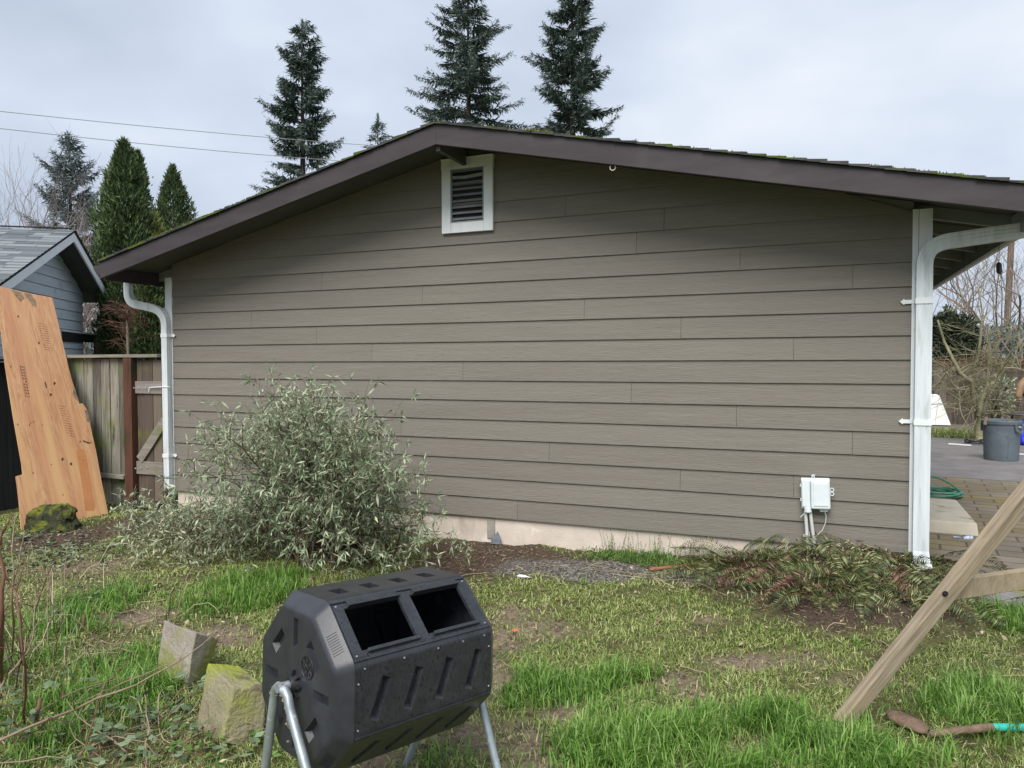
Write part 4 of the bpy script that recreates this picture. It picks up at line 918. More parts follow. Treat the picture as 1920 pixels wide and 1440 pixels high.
# table, blue bag, person
D_ = Db+2.2
tc_ = atd(1946, 778, D_); m_tb = mat('dark_tabletop', [(.06,.06,.06), (.12,.115,.11)], 8, rough=.5)
TB = thing('work_table', (tc_.x, tc_.y, 0), 'small black-legged work table in front of the person at the right edge', 'table')
mb = MB(); mb.box((tc_.x, tc_.y, tc_.z), (.9, .5, .02), Matrix.Rotation(YAW, 3, 'Z')); mb.build('table_top', m_tb, TB, bevel=.003)
for sx in (-1, 1):
    for sy in (-1, 1):
        o_ = Matrix.Rotation(YAW, 3, 'Z') @ Vector((sx*.33, sy*.2, 0)); o2 = Matrix.Rotation(YAW, 3, 'Z') @ Vector((sx*.42, sy*.23, 0))
        mb = MB(); mb.tube([tc_+o_-Vector((0,0,.01)), Vector((tc_.x+o2.x, tc_.y+o2.y, 0))], .014, 8); mb.build('leg', m_black, TB)
m_blue = mat('blue_tarp', [(.02,.03,.45), (.04,.06,.7)], 8, rough=.5, bump=.5, bscale=14)
q = atd(1921, 806, D_-.2); hexa('blue_bag', [q+Vector(v) for v in ((-.12,-.1,.13),(.14,-.12,.10),(.16,.12,.13),(-.10,.1,.15))], [q+Vector(v) for v in ((-.09,-.08,-.17),(.16,-.1,-.62),(.16,.1,-.62),(-.02,.08,-.25))], m_blue, 'bright blue plastic bag hanging below the work table', 'bag', .03, amp=.03)
m_coat = mat('tan_jacket', [(.22,.13,.075), (.31,.20,.12)], 14, rough=.9, bump=.4, bscale=30)
m_jean = mat('dark_trousers', [(.03,.035,.05), (.06,.065,.085)], 14, rough=.9)
m_glove = mat('dark_glove', [(.05,.03,.025), (.09,.055,.045)], 20, rough=.8)
m_skin = mat('skin', [(.42,.24,.17), (.50,.30,.22)], 12, rough=.55)
m_hair = mat('dark_hair', [(.03,.02,.015), (.06,.04,.03)], 20, (1,1,6), .6)
def skin_obj(name, nodes, edges, m, parent, sub=2):
    me = bpy.data.meshes.new(name); o0 = ORG[parent.name]
    me.from_pydata([tuple(Vector(p)-o0) for p, r_ in nodes], edges, []); o = bpy.data.objects.new(name, me); COL.objects.link(o); o.parent = parent; ORG[o.name] = o0
    s = o.modifiers.new('skin', 'SKIN'); s.use_smooth_shade = True
    for i, (p, r_) in enumerate(nodes):
        rr_ = r_ if hasattr(r_, '__len__') else (r_, r_); me.skin_vertices[0].data[i].radius = rr_; me.skin_vertices[0].data[i].use_root = (i == 0)
    u = o.modifiers.new('sub', 'SUBSURF'); u.levels = sub; u.render_levels = sub; me.materials.append(m); return o
D_p = D_-.05
pl = atd(1950, 850, D_p+.35); PB = Vector((pl.x, pl.y, 0)); rtv = Vector((math.cos(YAW), math.sin(YAW), 0)); fwv = Vector((-math.sin(YAW), math.cos(YAW), 0))
PE = thing('person', tuple(PB), 'person in a tan jacket and dark gloves bending over the small work table', 'person')
def L_(a, b, c): return PB+rtv*a+fwv*b+Vector((0,0,c))
el = atd(1914, 722, D_p+.05); ha_ = atd(1909, 752, D_p); sho = L_(-.12, .02, 1.34)
def rel(p): q = p-PB; return (q.dot(rtv), q.dot(fwv), q.z)
nodes = [(L_(0,.1,.92), (.16,.12)), (L_(0,.06,1.12), (.15,.11)), (L_(0,0,1.32), (.17,.11)), (L_(0,-.06,1.42), (.07,.065)), (L_(0,-.10,1.50), .058),
         (L_(0,-.15,1.58), (.078,.09)), (L_(0,-.17,1.66), (.075,.09)),
         (sho, .068), (el, .050), (ha_+Vector((0,0,.04)), .034), (L_(.20,.0,1.33), .068), (L_(.30,-.12,1.08), .048), (L_(.16,-.35,.86), .034),
         (L_(-.09,.1,.84), .10), (L_(-.11,.06,.48), .065), (L_(-.12,.1,.10), .045), (L_(-.12,-.06,.04), .042),
         (L_(.09,.1,.84), .10), (L_(.11,.06,.48), .065), (L_(.12,.1,.10), .045), (L_(.12,-.06,.04), .042)]
edges = [(0,1),(1,2),(2,3),(3,4),(4,5),(5,6),(2,7),(7,8),(8,9),(2,10),(10,11),(11,12),(0,13),(13,14),(14,15),(15,16),(0,17),(17,18),(18,19),(19,20)]
body = skin_obj('body', nodes, edges, m_skin, PE)
jn = [(nodes[i][0], tuple(np.array(nodes[i][1] if hasattr(nodes[i][1], '__len__') else (nodes[i][1],)*2)+.018)) for i in (0,1,2,7,8,9,10,11,12)]
skin_obj('jacket', jn, [(0,1),(1,2),(2,3),(3,4),(4,5),(2,6),(6,7),(7,8)], m_coat, PE)
tn = [(nodes[i][0], tuple(np.array(nodes[i][1] if hasattr(nodes[i][1], '__len__') else (nodes[i][1],)*2)+.014)) for i in (0,13,14,15,17,18,19)]
skin_obj('trousers', tn, [(0,1),(1,2),(2,3),(0,4),(4,5),(5,6)], m_jean, PE)
for hp in (ha_, L_(.16,-.37,.83)):
    dn = Vector((-.1,-.1,-1)).normalized(); sd_v = rtv; nd = [(hp+Vector((0,0,.04)), .03), (hp, (.042,.022))]; ed = [(0,1)]
    for i, (o_, l_) in enumerate(((-.033,.07),(-.011,.08),(.011,.078),(.032,.062))):
        b_ = len(nd); nd += [(hp+sd_v*o_+dn*.03, .011), (hp+sd_v*o_+dn*(.03+l_*.5)-fwv*.004, .010), (hp+sd_v*o_*1.05+dn*(.03+l_*.8)-fwv*.03, .009)]; ed += [(1, b_), (b_, b_+1), (b_+1, b_+2)]
    b_ = len(nd); nd += [(hp-sd_v*.045+dn*.005, .011), (hp-sd_v*.062+dn*.04-fwv*.01, .010)]; ed += [(1, b_), (b_, b_+1)]
    skin_obj('glove', nd, ed, m_glove, PE, 1)
mb = MB(); hcn = L_(0,-.15,1.665)
for i in range(9):
    for j in range(16):
        pass
import bmesh
bm = bmesh.new(); bmesh.ops.create_uvsphere(bm, u_segments=20, v_segments=14, radius=1)
bmesh.ops.delete(bm, geom=[v for v in bm.verts if v.co.z < -.15 and v.co.y < .2], context='VERTS')
for v in bm.verts: v.co = rtv*v.co.x*.098+fwv*(v.co.y*.112+.01)+Vector((0,0,v.co.z*.115)); v.co += hcn-PB
me = bpy.data.meshes.new('hair'); bm.to_mesh(me); bm.free(); me.materials.append(m_hair); o = bpy.data.objects.new('hair', me); COL.objects.link(o); o.parent = PE; ORG[o.name] = PB
mb = MB(); hf = L_(0,-.255,1.61); mb.tube([hf+Vector((0,0,.03)), hf-fwv*.02+Vector((0,0,-.01)), hf-fwv*.012+Vector((0,0,-.018))], [.008,.014,.012], 8)
for s in (-1, 1): mb.tube([L_(s*.088,-.15,1.62), L_(s*.1,-.14,1.60)], [.02,.016], 8)
mb.build('face_features', m_skin, PE)
for s in (-1, 1):
    mb = MB(); mb.tube([L_(s*.12,.12,.03), L_(s*.12,-.14,.03)], [.05,.042], 10); mb.build('shoe', m_black, PE)
# hanging thing under the eave, pole and wires
m_wire = mat('dark_wire', [(.03,.03,.035), (.06,.06,.065)], 5, rough=.6)
hx = 7.80; p = atx(1875, 470, hx); 
HG = thing('hanging_chime', tuple(atx(1874, 505, hx)), 'small black oblong weight hanging on thin wire below the right eave', 'hanging ornament')
mb = MB(); mb.tube([atx(1873, 440, hx), atx(1873.5, 470, hx), atx(1873, 493, hx)], .0022, 5); mb.tube([atx(1877, 512, hx), atx(1881, 530, hx), atx(1884, 546, hx)], .0018, 5); mb.build('wire', m_wire, HG)
mb = MB(); mb.tube([atx(1873, 492, hx), atx(1873, 495, hx), atx(1874, 510, hx), atx(1875, 513, hx)], [.008,.018,.018,.008], 8); mb.build('weight', m_wire, HG)
m_pole = mat('utility_pole_wood', [(.10,.07,.055), (.22,.155,.12)], 5, (3,3,.3), .9)
p = atz(1886, 720, 0); D0 = 38; q = atd(1884, 690, D0); q2 = atd(1897, 440, D0); mb = MB(); mb.tube([Vector((q.x, q.y, -1)), q, q2, q2+(q2-q)*.12], [.17,.16,.14,.13], 12)
UP = thing('utility_pole', (q.x, q.y, 0), 'brown wooden utility pole rising behind the bare tree', 'utility pole'); mb.build('pole', m_pole, UP)
mb = MB(); c = q2+(q2-q)*.09; mb.bar(c-rtv*.5, c+rtv*.5, .1, .12); mb.build('crossarm', m_pole, UP)
m_pw = mat('power_line', [(.30,.31,.32), (.38,.39,.40)], 5, rough=.6)
for lab, pa, pb_ in (('upper thin overhead wire crossing the sky above the left trees', (-60,202), (760,277)), ('lower thin overhead wire crossing the sky above the left trees', (-60,234), (700,306)), ):
    a = atd(pa[0], pa[1], 20); b = atd(pb_[0], pb_[1], 27); mb = MB(); n = 24
    mb.tube([a*(1-t)+b*t-Vector((0,0,.22*4*t*(1-t)*.35)) for t in np.linspace(-.6, 1.6, n)], .011, 5); tag(mb.build('overhead_wire', m_pw), lab, 'overhead wire', 'overhead wires at the left')

# ------------------------------------------------------------------ neighbour's house
ev = Vector((-.58, .8146, 0)); rv = Vector((-.8146, -.58, 0)); PK = atd(135, 432, 11.5)
NB = thing('neighbour_house', (PK.x, PK.y, 0), 'low blue-grey sided house with a grey shingle roof beyond the left fence', 'house')
tR, tL = 1.98, -2.75; sR, sL = .475, .42
def npt(t, back, z): return Vector((PK.x, PK.y, 0))+ev*t+rv*back+Vector((0,0,z))
def nz(t): return PK.z-(sR*t if t > 0 else -sL*t)
mb = MB()
for t1 in (tR, tL):
    mb.prism([npt(0,-.02,nz(0)), npt(0,9,nz(0)), npt(t1,9,nz(t1)), npt(t1,-.02,nz(t1))], (0,0,-.04))
roofn = mb.build('roof', m_soffit, NB)
mb = MB(); rr = random.Random(11)
for t1 in (tR+.04, tL-.04):
    n = 22
    for i in range(n):
        ta, tb = t1*(1-i/n), t1*(1-(i+1.3)/n); tb = 0 if tb*t1 < 0 else tb; x = -.05
        while x < 9:
            w_ = rr.uniform(.18,.45); za_, zb2_ = nz(ta)+.018, nz(tb)+.006
            mb.face([npt(ta,x,za_), npt(ta,x+w_-.006,za_), npt(tb,x+w_-.006,zb2_), npt(tb,x,zb2_)]); mb.face([npt(ta,x,za_-.016), npt(ta,x+w_-.006,za_-.016), npt(ta,x+w_-.006,za_), npt(ta,x,za_)]); x += w_
mb.build('shingles', m_nroof, roofn, fix=False)
for t1 in (tR, tL):
    mb = MB(); mb.prism([npt(0,-.03,nz(0)-.035), npt(t1,-.03,nz(t1)-.035), npt(t1,-.03,nz(t1)-.17), npt(0,-.03,nz(0)-.17)], rv*.025); mb.build('rake_trim', m_ntrim, NB)
    mb = MB(); mb.prism([npt(0,-.035,nz(0)+.0), npt(t1,-.035,nz(t1)), npt(t1,-.035,nz(t1)-.035), npt(0,-.035,nz(0)-.035)], rv*.03); mb.build('drip_edge', m_fenceD, NB)
mb = MB(); zb = .2
while zb < PK.z-.3:
    zt = zb+.165; f_ = lambda z, s: max(tL+.45, -(PK.z-.05-z)/sL) if s < 0 else min(tR-.35, (PK.z-.05-z)/sR)
    p = [npt(f_(zb,-1),.36,zb), npt(f_(zb,1),.36,zb), npt(f_(zt,1),.378,zt), npt(f_(zt,-1),.378,zt)]
    mb.face(p); mb.face([p[0], p[1], p[1]+rv*.014, p[0]+rv*.014]); zb += .16
mb.build('siding', m_neigh, NB, fix=False)
mb = MB(); mb.prism([npt(tL+.45,.39,0), npt(tR-.35,.39,0), npt(tR-.35,.39,nz(tR-.35)-.05), npt(0,.39,PK.z-.1), npt(tL+.45,.39,nz(tL+.45)-.05)], rv*8); mb.build('wall', m_neigh, NB)
# window-like dark opening near the right end
def ngx(x, y): d = ray(x, y); o_ = npt(0, .345, 0); return CAM+d*((o_-CAM).dot(rv)/d.dot(rv))
mb = MB(); mb.prism([ngx(118,621), ngx(214,633), ngx(214,644), ngx(118,640)], rv*.012); mb.build('dark_beam', m_dark, NB)
mb = MB(); mb.prism([ngx(118,618), ngx(214,630), ngx(214,633), ngx(118,621)], rv*.010-Vector((0,0,0))); mb.build('drip_trim', m_ntrim, NB)
mb = MB(); mb.prism([ngx(177,641), ngx(190,642), ngx(190,672), ngx(177,672)], rv*.012); mb.build('post', m_post, NB)
mb = MB(); mb.prism([ngx(211,633), ngx(217,634), ngx(217,672), ngx(211,672)], rv*.012); mb.build('corner_trim', m_ntrim, NB)
mb = MB(); mb.tube([npt(0,x_,PK.z+.03) for x_ in (.0,2,4,6,9)], .012, 6); mb.build('ridge_cable', m_dark, NB)

# ================================================================== vegetation
def unit(v): return v/np.maximum(np.linalg.norm(v, axis=-1, keepdims=True), 1e-9)
def leafmesh(P, D, Nv, L, Wd, fold=0.0, tipbend=0.0):
    """one 4-corner leaf per row: base, side, tip, side"""
    D = unit(D); S = unit(np.cross(D, Nv)); Nn2 = np.cross(S, D); L = np.asarray(L)[:, None]; Wd = np.asarray(Wd)[:, None]
    mid = P+D*L*.42
    a = P; b = mid+S*Wd/2-Nn2*fold*Wd; c = P+D*L-Nn2*tipbend*L; d = mid-S*Wd/2-Nn2*fold*Wd
    return np.stack([a, b, c, d], 1).reshape(-1, 3)
def blades(P, H, Wd, lean, az, curve=1.0):
    """two stacked polygons per blade: (quads, tris)"""
    n = len(P); dx = np.stack([np.cos(az), np.sin(az), np.zeros(n)], 1); sx = np.stack([-np.sin(az), np.cos(az), np.zeros(n)], 1)
    z = np.array([0, 0, 1.]); H = H[:, None]; W_ = Wd[:, None]; ln = lean[:, None]
    p1_ = P+z*H*.55*np.cos(ln*.5)+dx*H*.55*np.sin(ln*.5)
    p2_ = p1_+z*H*.45*np.cos(ln*1.45*curve)+dx*H*.45*np.sin(ln*1.45*curve)
    V = np.stack([P-sx*W_/2, P+sx*W_/2, p1_+sx*W_*.40, p1_-sx*W_*.40, p2_], 1)
    return V.reshape(-1, 3)
def blademesh(name, V, m, org=(0,0,0)):
    n = len(V)//5; me = bpy.data.meshes.new(name); V = V-np.array(org)
    me.vertices.add(n*5); me.vertices.foreach_set('co', V.astype(np.float32).ravel())
    b = np.arange(n)[:, None]*5; lp = np.concatenate([b+np.array([0,1,2,3]), b+np.array([3,2,4])], 1)
    me.loops.add(n*7); me.loops.foreach_set('vertex_index', lp.astype(np.int32).ravel())
    st = (np.arange(n)[:, None]*7+np.array([0, 4])).ravel()
    me.polygons.add(n*2); me.polygons.foreach_set('loop_start', st.astype(np.int32)); me.update(calc_edges=True); me.materials.append(m)
    o = bpy.data.objects.new(name, me); COL.objects.link(o); o.location = org; ORG[o.name] = Vector(org); return o
m_lush = mat('lush_grass', [(.040,.10,.014), (.10,.23,.03), (.21,.38,.065), (.42,.54,.19)], 1.6, rough=.5, island=.62, trans=.3, contrast=(.15,.85), spec=.35)
m_lawn = mat('short_grass', [(.07,.12,.025), (.19,.27,.06), (.35,.41,.13), (.58,.56,.27)], 1.2, rough=.6, island=.62, trans=.2, contrast=(.18,.85))
m_straw = mat('dry_clippings', [(.13,.115,.055), (.30,.27,.13), (.52,.48,.28)], 2, rough=.8, island=.75, trans=.1, contrast=(.15,.85))
# sampling over the visible yard, thinner far from the camera
def yard(n, xr=(-1.4, 9.6), yr=(-5.2, -.04), p=1.0):
    x = RNG.uniform(xr[0], xr[1], n); y = RNG.uniform(yr[0], yr[1], n)
    d = np.stack([x-CAM.x, y-CAM.y], 1); D = d@np.array([fwv.x, fwv.y]); s_ = d@np.array([rtv.x, rtv.y])
    ok = (D > 1.7) & (np.abs(s_) < .78*D+.5) & ~((y > -.1) & (x > 7.25)) & ~((x > 7.3) & (y > -.35))
    ok &= RNG.random(n) < np.clip((3.2/np.maximum(D, .1))**p, 0, 1)
    return x[ok], y[ok], D[ok]
def nz2(x, y, f, ph=0): return .5+.25*(np.sin(x*f+ph)*np.cos(y*f*1.3-ph)+np.sin(x*f*2.1-y*f*1.7+ph*2)) 
def bareness(x, y): return np.maximum.reduce([zmask(SOIL, x, y, .7)*.9, zmask(BARK, x, y), zmask(GRAV, x, y)])
# long bright grass
x, y, D = yard(330000, p=1.1); ml = zmask(LUSH, x, y, .45); clr = 1-zmask([zone(1715, 1376, 90, 40), zone(1560, 1362, 46, 18)], x, y, .2)*.95; keep = (RNG.random(len(x)) < clr*ml*.85*ss(.30, .66, nz2(x, y, 4.3, 1)*.5+nz2(x, y, 11)*.5)) & (RNG.random(len(x)) > zmask(SOIL, x, y, .6)*.9)
x, y, ml = x[keep], y[keep], ml[keep]; n = len(x); cl = nz2(x, y, 7, 1.3)
H = (.045+.135*ml*cl)*RNG.uniform(.6, 1.35, n)+.02; az = RNG.normal(0, .8, n)+nz2(x, y, 5.1, .4)*11
blademesh('lush_grass', blades(np.stack([x, y, hgt(x, y)-.004], 1), H, RNG.uniform(.0035, .007, n), RNG.uniform(.25, 1.5, n), az, 1.25), m_lush).update_tag()
tag(bpy.data.objects['lush_grass'], 'long bright green grass growing in tufts across the near lawn', 'grass', kind='stuff'); print('lush', n)
# short matted lawn
x, y, D = yard(760000, p=.9); ms = bareness(x, y); left = ss(3.6, 2.2, x) if False else (1-ss(1.8, 3.6, x)); lit = zmask(LITT, x, y)
pk = (1-ms*.93)*(.12+.88*ss(.22, .68, nz2(x, y, 6, .7)*.6+nz2(x, y, 17, 2.1)*.4))*(1-.55*lit)
keep = RNG.random(len(x)) < pk; x, y, D = x[keep], y[keep], D[keep]; n = len(x)
blademesh('short_grass', blades(np.stack([x, y, hgt(x, y)-.003], 1), RNG.uniform(.02, .075, n), RNG.uniform(.0006, .0015, n)*np.maximum(D, 3), RNG.uniform(.9, 2.5, n), RNG.uniform(0, 6.28, n)), m_lawn)
NT = 2600; tx, ty, tD = yard(26000, p=.9); tm = zmask(LUSH, tx, ty, .4)*(1-.97*zmask([zone(1715, 1380, 95, 46), zone(1560, 1366, 56, 26)], tx, ty, .2))*(1-.9*zmask(SOIL, tx, ty)); kk = (RNG.random(len(tx)) < tm*.75*ss(.22, .6, nz2(tx, ty, 4.3, 1))) | (RNG.random(len(tx)) < .006*(1-ms.mean())*(1-zmask(GRAV+BARK, tx, ty))); tx, ty, tm = tx[kk][:NT], ty[kk][:NT], tm[kk][:NT]
nb_ = 26; a = RNG.uniform(0, 6.28, (len(tx), nb_)); rr_ = np.abs(RNG.normal(0, .020, a.shape)); bx = (tx[:, None]+np.cos(a)*rr_).ravel(); by = np.minimum((ty[:, None]+np.sin(a)*rr_).ravel(), -.03); sc_ = np.repeat(RNG.uniform(.5, 1.25, len(tx))*(.55+.45*tm), nb_)
blademesh('grass_tufts', blades(np.stack([bx, by, hgt(bx, by)-.005], 1), sc_*RNG.uniform(.06, .19, len(bx)), RNG.uniform(.003, .0065, len(bx)), RNG.uniform(.25, 1.9, len(bx)), a.ravel()+RNG.normal(0, .5, len(bx)), 1.15), m_lush)
tag(bpy.data.objects['grass_tufts'], 'drooping bright green tufts standing out of the lawn', 'grass', kind='stuff')
x2, y2, D2_ = yard(9000, p=.3); k2 = RNG.random(len(x2)) < .35+.5*zmask(LITT, x2, y2); x2, y2 = x2[k2], y2[k2]; n2 = len(x2); a2 = RNG.uniform(0, 6.28, n2)
o = npmesh('fallen_leaves', leafmesh(np.stack([x2, y2, hgt(x2, y2)+RNG.uniform(.006, .03, n2)], 1), np.stack([np.cos(a2), np.sin(a2), RNG.normal(0, .3, n2)], 1), unit(np.stack([RNG.normal(0, .4, n2), RNG.normal(0, .4, n2), np.ones(n2)], 1)), RNG.uniform(.015, .05, n2), RNG.uniform(.01, .028, n2), .15, .2), 4, mat('dead_leaf', [(.045,.03,.02), (.14,.09,.055), (.30,.22,.13), (.50,.42,.28)], 5, rough=.8, island=.8, contrast=(.15,.85)))
tag(o, 'small dead brown and tan leaves strewn over the yard', 'fallen leaves', kind='stuff')
xc, yc, Dc = yard(50000, p=.4); kc = RNG.random(len(xc)) < zmask(SOIL, xc, yc)*.55+zmask(BARK, xc, yc)*.5+zmask(LITT, xc, yc)*.12+.01; xc, yc = xc[kc], yc[kc]; nc = len(xc); sc2 = RNG.uniform(.003, .012, nc)**1.0
ctr_ = np.stack([xc, yc, hgt(xc, yc)+sc2*.2], 1); q6 = [np.array(v) for v in ((1,0,0),(0,1,0),(-1,0,0),(0,-1,0),(0,0,.8),(0,0,-.6))]; vv = np.stack([ctr_+(q+RNG.normal(0, .25, (nc, 3)))*sc2[:, None] for q in q6], 1).reshape(-1, 3); bi = np.arange(nc)[:, None]*6
o = npmesh_ix('soil_clods', vv, np.concatenate([bi+np.array(f) for f in ((0,1,4),(1,2,4),(2,3,4),(3,0,4))], 0), mat('soil_clods', [(.06,.04,.028), (.15,.105,.075), (.27,.20,.15)], 5, rough=1, island=.8, contrast=(.15,.85)), org=(0,0,0))
tag(o, 'crumbs of brown soil on the bare patches', 'soil', kind='stuff')
tag(bpy.data.objects['short_grass'], 'short matted yellow-green lawn grass across the yard', 'grass', kind='stuff'); print('lawn', n)
# dry clippings and cut leaves lying flat
x, y, D = yard(130000, p=.7); keep = RNG.random(len(x)) < (.16+.5*zmask(LITT, x, y)+.2*nz2(x, y, 2.3, 2))*(1-.75*zmask(SOIL, x, y)); x, y = x[keep], y[keep]; n = len(x)
az = RNG.uniform(0, 6.28, n); el = RNG.normal(0, .25, n); Dv = np.stack([np.cos(az)*np.cos(el), np.sin(az)*np.cos(el), np.sin(el)], 1)
Nv = unit(np.stack([RNG.normal(0, .4, n), RNG.normal(0, .4, n), np.ones(n)], 1))
o = npmesh('dry_clippings', leafmesh(np.stack([x, y, hgt(x, y)+RNG.uniform(.003, .028, n)], 1), Dv, Nv, RNG.uniform(.02, .075, n), RNG.uniform(.002, .006, n)), 4, m_straw)
tag(o, 'straw-coloured dry clippings scattered over the lawn', 'clippings', kind='stuff')
# gravel
x, y, D = yard(60000, p=.2); mg = zmask(GRAV, x, y, .5); mb2 = zmask(BARK, x, y, .4); keep = RNG.random(len(x)) < np.maximum(mg*(.35+.65*ss(.3, .7, nz2(x, y, 8, 3))), mb2*.16); x, y = x[keep], y[keep]; n = len(x)
s = RNG.uniform(.004, .014, n); a = RNG.uniform(0, 6.28, n); c0 = np.stack([x, y, hgt(x, y)+s*.3], 1)
def rp(k, r_, dz): q = a+k*2.094+RNG.normal(0, .2, n); return c0+np.stack([np.cos(q)*s*r_, np.sin(q)*s*r_, dz*s], 1)
b3 = [rp(k, RNG.uniform(.8, 1.3, n), -.7) for k in range(3)]; t3 = [rp(k+.4, RNG.uniform(.4, .9, n), RNG.uniform(.3, .8, n)) for k in range(3)]
V = np.stack(b3+t3, 1).reshape(-1, 3); bi = np.arange(n)[:, None]*6
F = np.concatenate([bi+np.array(f) for f in ((0,1,4,3),(1,2,5,4),(2,0,3,5),(3,4,5,5))], 0)
F4 = F[F[:, 2] != F[:, 3]]; me_tri = (bi+np.array([3,4,5]))
o = npmesh_ix('gravel', np.concatenate([V, V[:0]]), F4, mat('gravel_stones', [(.05,.045,.04), (.17,.16,.15), (.38,.37,.35)], 20, rough=.8, island=.85, contrast=(.1,.9)), org=(0,0,0))
o2m = o.data; tag(o, 'dark grey gravel strip along the garage foundation', 'gravel', kind='stuff')
# close the tops of the stones with a second face set
import bmesh as _b
# bark and twigs on the bare beds
x, y, D = yard(60000, p=.2); mb2 = zmask(BARK, x, y, .4); keep = RNG.random(len(x)) < mb2*.5+zmask(GRAV, x, y)*.05; x, y = x[keep], y[keep]; n = len(x)
az = RNG.uniform(0, 6.28, n); el = RNG.normal(0, .3, n); Dv = np.stack([np.cos(az)*np.cos(el), np.sin(az)*np.cos(el), np.sin(el)], 1); Nv = unit(np.stack([RNG.normal(0, .5, n), RNG.normal(0, .5, n), np.ones(n)], 1))
o = npmesh('bark_litter', leafmesh(np.stack([x, y, hgt(x, y)+RNG.uniform(.002, .02, n)], 1), Dv, Nv, RNG.uniform(.01, .06, n), RNG.uniform(.004, .014, n)), 4, mat('bark_litter', [(.03,.018,.012), (.09,.05,.035), (.19,.12,.09)], 5, rough=.9, island=.8, contrast=(.15,.85)))
tag(o, 'reddish-brown dead leaf and bark litter on the bare beds by the wall', 'leaf litter', kind='stuff')
# grass and moss on the verge by the driveway
n = 26000; x = RNG.uniform(8.5, 15, n); y = RNG.uniform(11.0, 12.9, n)+.0; keep = RNG.random(n) < .3+.7*nz2(x, y, 2); x, y = x[keep], y[keep]; n = len(x)
blademesh('verge_grass', blades(np.stack([x, y, np.full(n, -.01)], 1), RNG.uniform(.03, .10, n), RNG.uniform(.01, .02, n), RNG.uniform(.2, 1.2, n), RNG.uniform(0, 6.28, n)), m_lawn, (12,12,0))
tag(bpy.data.objects['verge_grass'], 'patchy grass verge between the driveway and back fence', 'grass', kind='stuff')

mb = MB(); g_ = random.Random(17)
for _ in range(110):
    if g_.random() < .6: p = P3(g_.uniform(860, 1320), g_.uniform(1020, 1110))
    elif g_.random() < .5: p = P3(g_.uniform(20, 480), g_.uniform(1000, 1420))
    else: p = P3(g_.uniform(900, 1850), g_.uniform(1110, 1330))
    a = g_.uniform(0, 6.28); l_ = g_.uniform(.08, .34); q = []; c = g_.gauss(0, .8)
    for k in range(6): a2 = a+c*k/5; p = p+Vector((math.cos(a2), math.sin(a2), 0))*l_/5; y_ = min(p.y, -.04); q.append(Vector((p.x, y_, gz(p.x, y_)+.012+.022*math.sin(k*.63)*g_.random())))
    mb.tube(q, list(np.linspace(.0034, .0014, 6)), 4, False)
tag(mb.build('loose_twigs', mat('pale_twigs', [(.13,.09,.06), (.34,.28,.17), (.50,.45,.27)], 3, rough=.9, island=.8, contrast=(.15,.85)), fix=False), 'thin loose twigs strewn over the gravel bed and lawn', 'twigs', kind='stuff')
# ------------------------------------------------------------------ shrub with narrow grey-green leaves
def polyline_np(p0, p1, bend, n): t = np.linspace(0, 1, n)[:, None]; return p0*(1-t)+p1*t+bend*(4*t*(1-t))
m_bleaf = mat('grey_green_leaf', [(.14,.12,.07), (.16,.22,.12), (.30,.38,.23), (.47,.54,.36), (.72,.73,.50)], 1.3, rough=.6, island=.55, trans=.25, contrast=(.18,.82))
m_stem = mat('brown_stem', [(.07,.045,.03), (.17,.12,.085)], 10, rough=.9)
BB = P3(560, 1075)
SHB = thing('shrub', tuple(BB), 'broad arching shrub with narrow grey-green leaves against the garage siding', 'shrub')
SILD = 18; sil = [(235,1010),(300,960),(345,880),(400,800),(440,775),(500,745),(548,722),(600,745),(650,760),(690,790),(728,850),(755,905),(800,945),(822,1000)]
stm = MB(); LP, LD, LL, LW = [], [], [], []
def addleaf(p, d, l, w_): LP.append(p); LD.append(d); LL.append(l); LW.append(w_)
rr = random.Random(21); nr = np.random.default_rng(21)
def star(p, d, k, l):
    for _ in range(k):
        v = unit(d*.45+nr.normal(0, .75, 3)+np.array([0, 0, -.16])); addleaf(p+nr.normal(0, .004, 3), v, l*nr.uniform(.45, 1.05), nr.uniform(.008, .016))
def shoot(p0, p1, bend, r0_, lv, leafy=1.0, start=.3):
    L_ = np.linalg.norm(p1-p0); n = max(5, int(L_/.055)); pl = polyline_np(p0, p1, bend, n); pl[1:-1] += nr.normal(0, .008, (n-2, 3))
    stm.tube([Vector(q) for q in pl[::2]] if n > 6 else [Vector(q) for q in pl], list(np.linspace(r0_, r0_*.35, len(pl[::2]) if n > 6 else n)), 4, False)
    for i in range(1, n):
        t = i/n; d = unit(pl[i]-pl[i-1])
        if t > start and nr.random() < .9*leafy:
            for _ in range(2): addleaf(pl[i]+nr.normal(0, .006, 3), unit(d*.3+nr.normal(0, .7, 3)+np.array([0,0,-.12])), nr.uniform(.025, .07), nr.uniform(.007, .0155))
        if lv > 0 and t > .22 and nr.random() < .5:
            q = pl[i]; e_ = q+unit(d*.6+nr.normal(0, .7, 3)+np.array([0,0,.18]))*nr.uniform(.10, .30); shoot(q, e_, np.array([0,0,.02])+nr.normal(0, .015, 3), r0_*.45, lv-1, leafy, .15)
    star(pl[-1], unit(pl[-1]-pl[-2]), 6, .085)
n_main = 84
